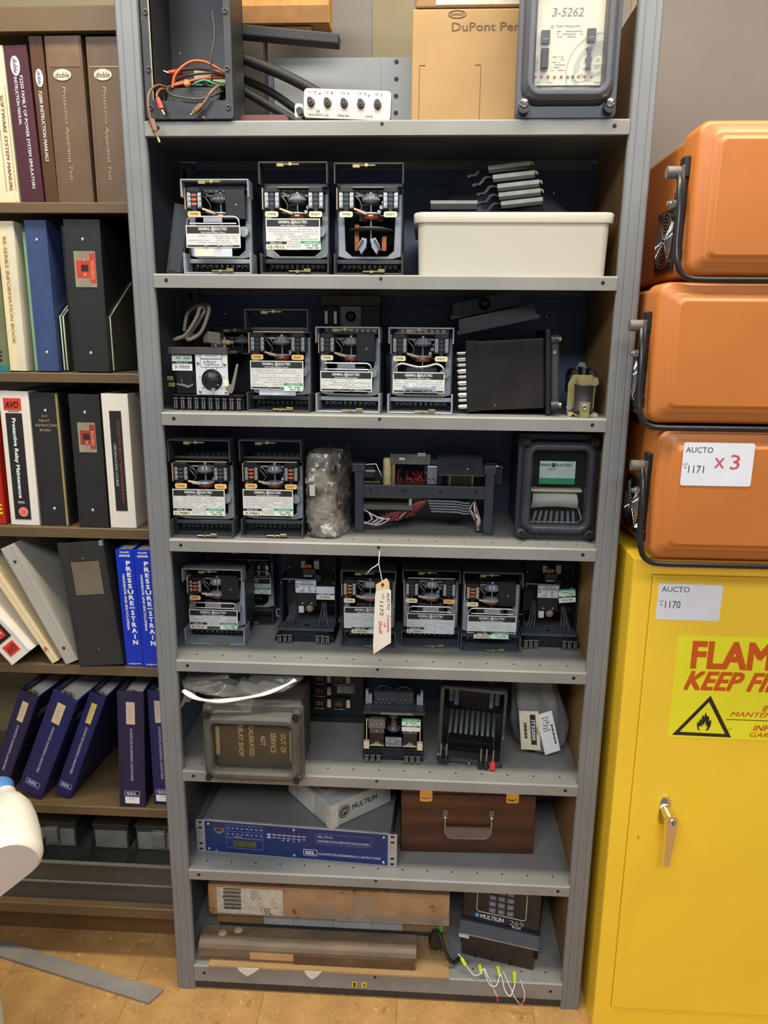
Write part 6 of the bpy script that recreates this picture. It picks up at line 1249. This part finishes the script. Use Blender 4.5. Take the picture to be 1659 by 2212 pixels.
for k, x in enumerate((-.425, -.262, -.154)):
    lb = ['left', 'middle', 'right'][k]
    q = thing('card_box', 'grey card box with a %s standing in the upper tray, %s of three' % ('plain front' if k == 1 else 'block pull', lb), 'box', (x, .190, TZ[6] + .0560), group='card boxes in the upper tray')
    w_ = .088 if k == 1 else .118
    obj('drawer_box', B().box(0, w_, 0, .09, 0, .066).box(.004, w_ - .004, -.002, 0, .004, .052, 1), [tr, mat('drawer_front_grey', (150, 145, 132), .5)], q, bevel=.002)
    obj('drawer_top', B().box(-.002, w_ + .002, -.004, .092, .066, .071), mat('drawer_top_olive', (80, 76, 54), .5), q, bevel=.001)
    if k != 1: obj('pull', B().box(w_*.38, w_*.66, -.016, -.002, .018, .062), mat('pull_grey', (138, 134, 122), .5), q, bevel=.003)

# ---------------------------------------------------------------- yellow flammables cabinet with three orange cases
yel = mat('yellow_enamel', (250, 206, 54), .34, 0, .03, 4, .03, ((150, 120, 44), .73, 26, .03))
CX, CY, CW, CD, CH = .932, -.05, 1.09, .40, 1.072
t = thing('safety_cabinet', 'yellow flammable-liquids cabinet with chrome handle, under the orange cases on the right', 'cabinet', (CX, CY, 0))
obj('cabinet_body', B().box(0, CW, .004, CD, 0, CH), yel, t, bevel=.003)
obj('face_frame', B().ring([(0, 0), (CW, 0), (CW, CH), (0, CH)], [(.0345, .062), (CW - .0345, .062), (CW - .0345, CH - .0295), (.0345, CH - .0295)], -.0, .0045), yel, t, bevel=.0015)
dr = None
for k, (x0, x1) in enumerate(((.0365, CW/2 - .002), (CW/2 + .002, CW - .0365))):
    d_ = obj('door', B().box(x0, x1, -.0015, .0045, .0645, CH - .0315), yel, t, bevel=.002)
    dr = dr or d_
ch = mat('polished_chrome', (230, 226, 220), .1, 1, .02, 8)
hx, hz = .100, .525
h_ = obj('door_handle', B().prism([(-.0105, .012), (-.008, .050), (-.004, .058), (.007, .058), (.011, .050), (.0105, .012), (.006, -.002), (-.006, -.002)], -.006, 0).cyl((.001, -.006, .034), (.004, -.028, .026), .0090, 18, 0, .0105), ch, dr, (hx, -.0015, hz), bevel=.0015)
obj('lever', B().prism([(-.010, .010), (-.006, .016), (.006, .016), (.011, .010), (.0115, 0), (.004, -.092), (.000, -.096), (-.007, -.094), (-.0075, -.06), (-.0115, -.0)], -.012, .0).prism([(-.002, .0), (.003, .0), (.000, -.07)], -.0135, -.012), ch, dr, (hx + .006, -.0270, hz + .020), bevel=.002)
obj('key_lock', B().lathe([(.0072, 0), (.0068, .0016), (.0015, .0018)], n=18, axis='y').box(-.0009, .0009, -.0024, -.001, -.004, .004, 1), [silver, black], dr, (hx + .0065, -.0390, hz + .024))
# lot sticker
def sticker(label, root_loc, w_, h, parts, mats, kind='sticker', rot=(0,0,0), r=.004):
    q = thing('lot_sticker' if kind == 'sticker' else 'warning_sign', label, kind, root_loc, rot)
    obj('sheet', B().prism(rr(0, w_, 0, h, r), -.0005, 0), mats[0], q); b = B(); parts(b); obj('lettering', b, mats[1:], q); return q
wst = mat('white_sticker', (226, 226, 230), .5, 0, .02, 20); pen = mat('black_marker', (66, 64, 66), .6)
def p1(b): b.text('AUCTO', (.006, -.0008, .055), .051, .0105, 0, bold=-1).text('LOT', (.004, -.0008, .0345), .009, .004, 0, bold=-1).text('#', (.006, -.0008, .0275), .004, .004, 0, bold=-1).text('1170', (.015, -.0008, .023), .028, .0145, 0, bold=-1)
sticker('white AUCTO sticker lettered LOT 1170 on the yellow cabinet door', (.9795, CY - .0016, .9545), .117, .071, p1, [wst, pen])
org = mat('sign_orange', (214, 92, 12), .5, 0, .02); sy = mat('sign_yellow', (244, 232, 40), .45, 0, .02, 12, 0, ((214, 200, 44), .72, 14, .05)); skk = mat('sign_black', (46, 38, 12), .5)
def p2(b):
    y = -.0008; X = lambda u: (1430 + u/7.244 - 1446) * .00087; Z_ = lambda v: .2085 - (v - 100) / 7.244 * .000962
    b.text('FLAMMABLE', (X(345), y, Z_(578)), .345, Z_(150) - Z_(578), 0, bold=.036)
    b.text('KEEP FIRE AWAY', (X(280), y, Z_(912)), .372, Z_(612) - Z_(912), 0, bold=.030, shear=.35)
    o = [(X(180), Z_(1632)), (X(1118), Z_(1642)), (X(715), Z_(990))]; i_ = [(X(290), Z_(1580)), (X(1015), Z_(1590)), (X(703), Z_(1090))]
    b.ring(o, i_, y, y + .0003, 1)
    fl_ = [(625,1555),(570,1530),(553,1450),(560,1410),(578,1430),(590,1355),(612,1385),(630,1290),(655,1330),(670,1250),(700,1320),(715,1310),(735,1330),(738,1395),(765,1370),(776,1410),(768,1480),(740,1535),(700,1550),(722,1500),(716,1460),(700,1480),(680,1395),(660,1470),(640,1430),(635,1490),(615,1465),(600,1500),(590,1465),(582,1490),(600,1530)]
    b.prism([(X(u), Z_(v)) for u, v in fl_], y, y + .0003, 1)
    b.text('INFLAMABLE', (X(1545), y, Z_(1210)), .105, Z_(1115) - Z_(1210), 0, shear=.3, bold=.02).text('MANTÉNGASE', (X(1060), y, Z_(1305)), .126, Z_(1212) - Z_(1305), 0, shear=.3).text('LEJOS DEL FUEGO', (X(1060) + .133, y, Z_(1305)), .15, .0092, 0, shear=.3)
    b.box(X(1005), .40, y, y + .0003, Z_(1362), Z_(1352), 1)
    b.text('INFLAMMABLE', (X(1440), y, Z_(1520)), .125, Z_(1430) - Z_(1520), 0, shear=.3, bold=.02).text('GARDER LOIN DU FEU', (X(1400), y, Z_(1620)), .19, Z_(1550) - Z_(1620), 0, shear=.3)
sticker('yellow and orange warning sign lettered FLAMMABLE KEEP FIRE AWAY on the cabinet door', (1.0255, CY - .0016, .7125), .42, .211, p2, [sy, org, skk], 'sign', r=.003)
# orange cases
oc = mat('orange_moulded_plastic', (192, 113, 48), .42, 0, .04, 5, .12, ((220, 150, 100), .80, 20, .04)); bk_ = mat('black_bail_steel', (40, 39, 38), .3, .3, .1)
def case(label, x, z, h, fan):
    t = thing('carrying_case', label, 'case', (x, -.122, z), (0, 0, 0), 'orange cases on the cabinet')
    w_ = .50
    b = B(); S = [rry(.0, w_, .0, h, .075, .018), rry(0, w_, 0, h, .020, .018), rry(.002, w_ - .002, .002, h - .002, .013, .018), rry(.007, w_ - .007, .007, h - .007, .0095, .017), rry(.019, w_ - .019, .016, h - .016, .0090, .013), rry(.0215, w_ - .0215, .0185, h - .0185, .0055, .012), rry(.025, w_ - .025, .022, h - .022, .0042, .011), rry(.029, w_ - .029, .026, h - .026, .0040, .010), rry(.0305, w_ - .0305, .0275, h - .0275, .0012, .010), rry(.034, w_ - .034, .031, h - .031, 0, .009)]
    loft(b, S, 0, True, True); obj('front_cover', b, oc, t)
    obj('case_body', B().box(.011, w_ - .011, .076, .44, .004, h - .006), oc, t, bevel=.006)
    bar = [(-.014, .050, h*.72), (-.016, .030, h*.60), (-.017, .018, h*.42), (-.018, .012, h*.2), (-.016, .008, .022), (-.009, .006, .004), (.006, .004, -.0055), (.03, .003, -.0075), (w_ - .03, .003, -.0075)]
    obj('bail_handle', B().tube(bez(bar[:-1], 6) + [Vector(bar[-1])], .0050, 10), bk_, t)
    obj('latch_rail', B().box(-.006, .0, .040, .056, h*.18, h*.72).box(-.010, .0, .036, .060, h*.66, h*.80).box(-.012, .0, .036, .058, h*.10, h*.19), black, t, bevel=.002)
    obj('pivot_plate', B().box(-.013, -.007, .034, .058, h*.42, h*.74), mat('plate_brown_grey', (92, 86, 80), .45, .2), t, bevel=.002)
    obj('grip_knob', B().cyl((-.010, .046, h*.70), (-.034, .046, h*.70), .0095, 16), mat('knob_taupe', (112, 104, 98), .5), t, bevel=.002)
    obj('bolt', B().cyl((-.012, .052, h*.50), (-.022, .052, h*.50), .007, 6).cyl((-.022, .052, h*.50), (-.027, .052, h*.50), .004, 10), silver, t)
    obj('arm', B().bar((-.012, .05, h*.50), (.006, .112, h*.58), .008, .020), bk_, t, bevel=.002)
    f = obj('fan_housing', B().box(.003, .0105, .10, .20, .018, .120), black, t, bevel=.002)
    b = B()
    for k in range(1, 9): b.tube([(.0018, .150 + .0058*k*math.cos(R(a)), .069 + .0058*k*math.sin(R(a))) for a in range(0, 360, 15)], .0011, 5, 0, True)
    for a in (45, 135): b.bar((.0014, .150 - .055*math.cos(R(a)), .069 - .055*math.sin(R(a))), (.0014, .150 + .055*math.cos(R(a)), .069 + .055*math.sin(R(a))), .002, .002, 0)
    obj('fan_guard', b, chrome, f)
    return t
case('orange moulded case, bottom of the stack of three, bearing the AUCTO 1171 sticker', .937, 1.0905, .228, 1)
case('orange moulded equipment case, middle of the stack of three, set further left', .914, 1.3285, .228, 1)
case('orange moulded equipment case, topmost of the stack of three on the right', .953, 1.5665, .230, 1)
rg = mat('red_marker', (206, 84, 92), .6)
def p3(b): b.text('AUCTO', (.004, -.0008, .0565), .045, .0095, 0, bold=-1).text('LOT', (.001, -.0008, .0345), .009, .0038, 0, bold=-1).text('#', (.004, -.0008, .029), .004, .0038, 0, bold=-1).text('1171', (.011, -.0008, .022), .026, .0125, 0, bold=-1).text('x', (.053, -.0008, .031), .017, .017, 1, bold=-1).text('3', (.079, -.0008, .029), .016, .025, 1, bold=-1)
sticker('white AUCTO sticker lettered LOT 1171 x3 on the bottom orange case', (.9745, -.1224, 1.2245), .117, .0735, p3, [wst, pen, rg])

# ---------------------------------------------------------------- loose things on the left
t = thing('metal_strip', 'flat grey metal strip lying on the floor in front of the bookshelf', 'strip', (-.046, -.028, .0005), (0, 0, R(-14.5)))
obj('strip', B().prism([(-.60, .0), (0, 0), (.012, .040), (-.60, .040)], 0, .006, 0, 'xy'), mat('worn_zinc', (140, 132, 121), .5, 0, .08, 12), t, bevel=.001, loc=(0, -.02, 0))
wp = mat('ivory_bottle_plastic', (238, 230, 208), .42, 0, .02, 5); wb = mat('bottle_base_plastic', (206, 196, 188), .5, 0, .02, 6)
t = thing('side_table', 'white side table just left of the frame that carries the white bottle', 'table', (-.36, -.30, 0))
obj('tabletop', B().box(-.08, .085, -.085, .10, .408, .424), white_paint, t, bevel=.004)
for sx in (-1, 1):
    for sy in (-1, 1): obj('leg', B().box(sx*.0595 - .015, sx*.0595 + .015, .005 + sy*.080 - .012, .005 + sy*.080 + .012, 0, .408), white_paint, t)
t = thing('spray_bottle', 'white plastic bottle lying with its base to the viewer at left edge', 'bottle', (-.217, -.285, .516))
axd = Vector((-.40, .87, .22)).normalized(); ex = Vector((.77, .20, .60)); ex = (ex - axd*ex.dot(axd)).normalized(); ey = axd.cross(ex)
t.rotation_euler = Matrix((ex, ey, axd)).transposed().to_euler()
b = B(); S = []
for z, k in ((0, .90), (.005, .97), (.016, 1.0), (.06, .94), (.10, .85), (.135, .73), (.162, .56), (.178, .40), (.194, .36)): S.append(rrz(-.098*k, .098*k, -.050*k, .050*k, z, .048*k, 8))
loft(b, S, 0, True, False); b.add(S[-1], [tuple(range(len(S[-1])))], 0)
obj('bottle_body', b, wp, t)
obj('bottle_base', B().add([(x, y, z + .0003) for x, y, z in S[0]], [tuple(range(len(S[0])))[::-1]], 0), wb, t)
obj('cap', B().lathe([(.026, .194), (.027, .198), (.026, .226), (.020, .232)], n=20), mat('cap_blue', (92, 142, 206), .4, 0, .04), t)
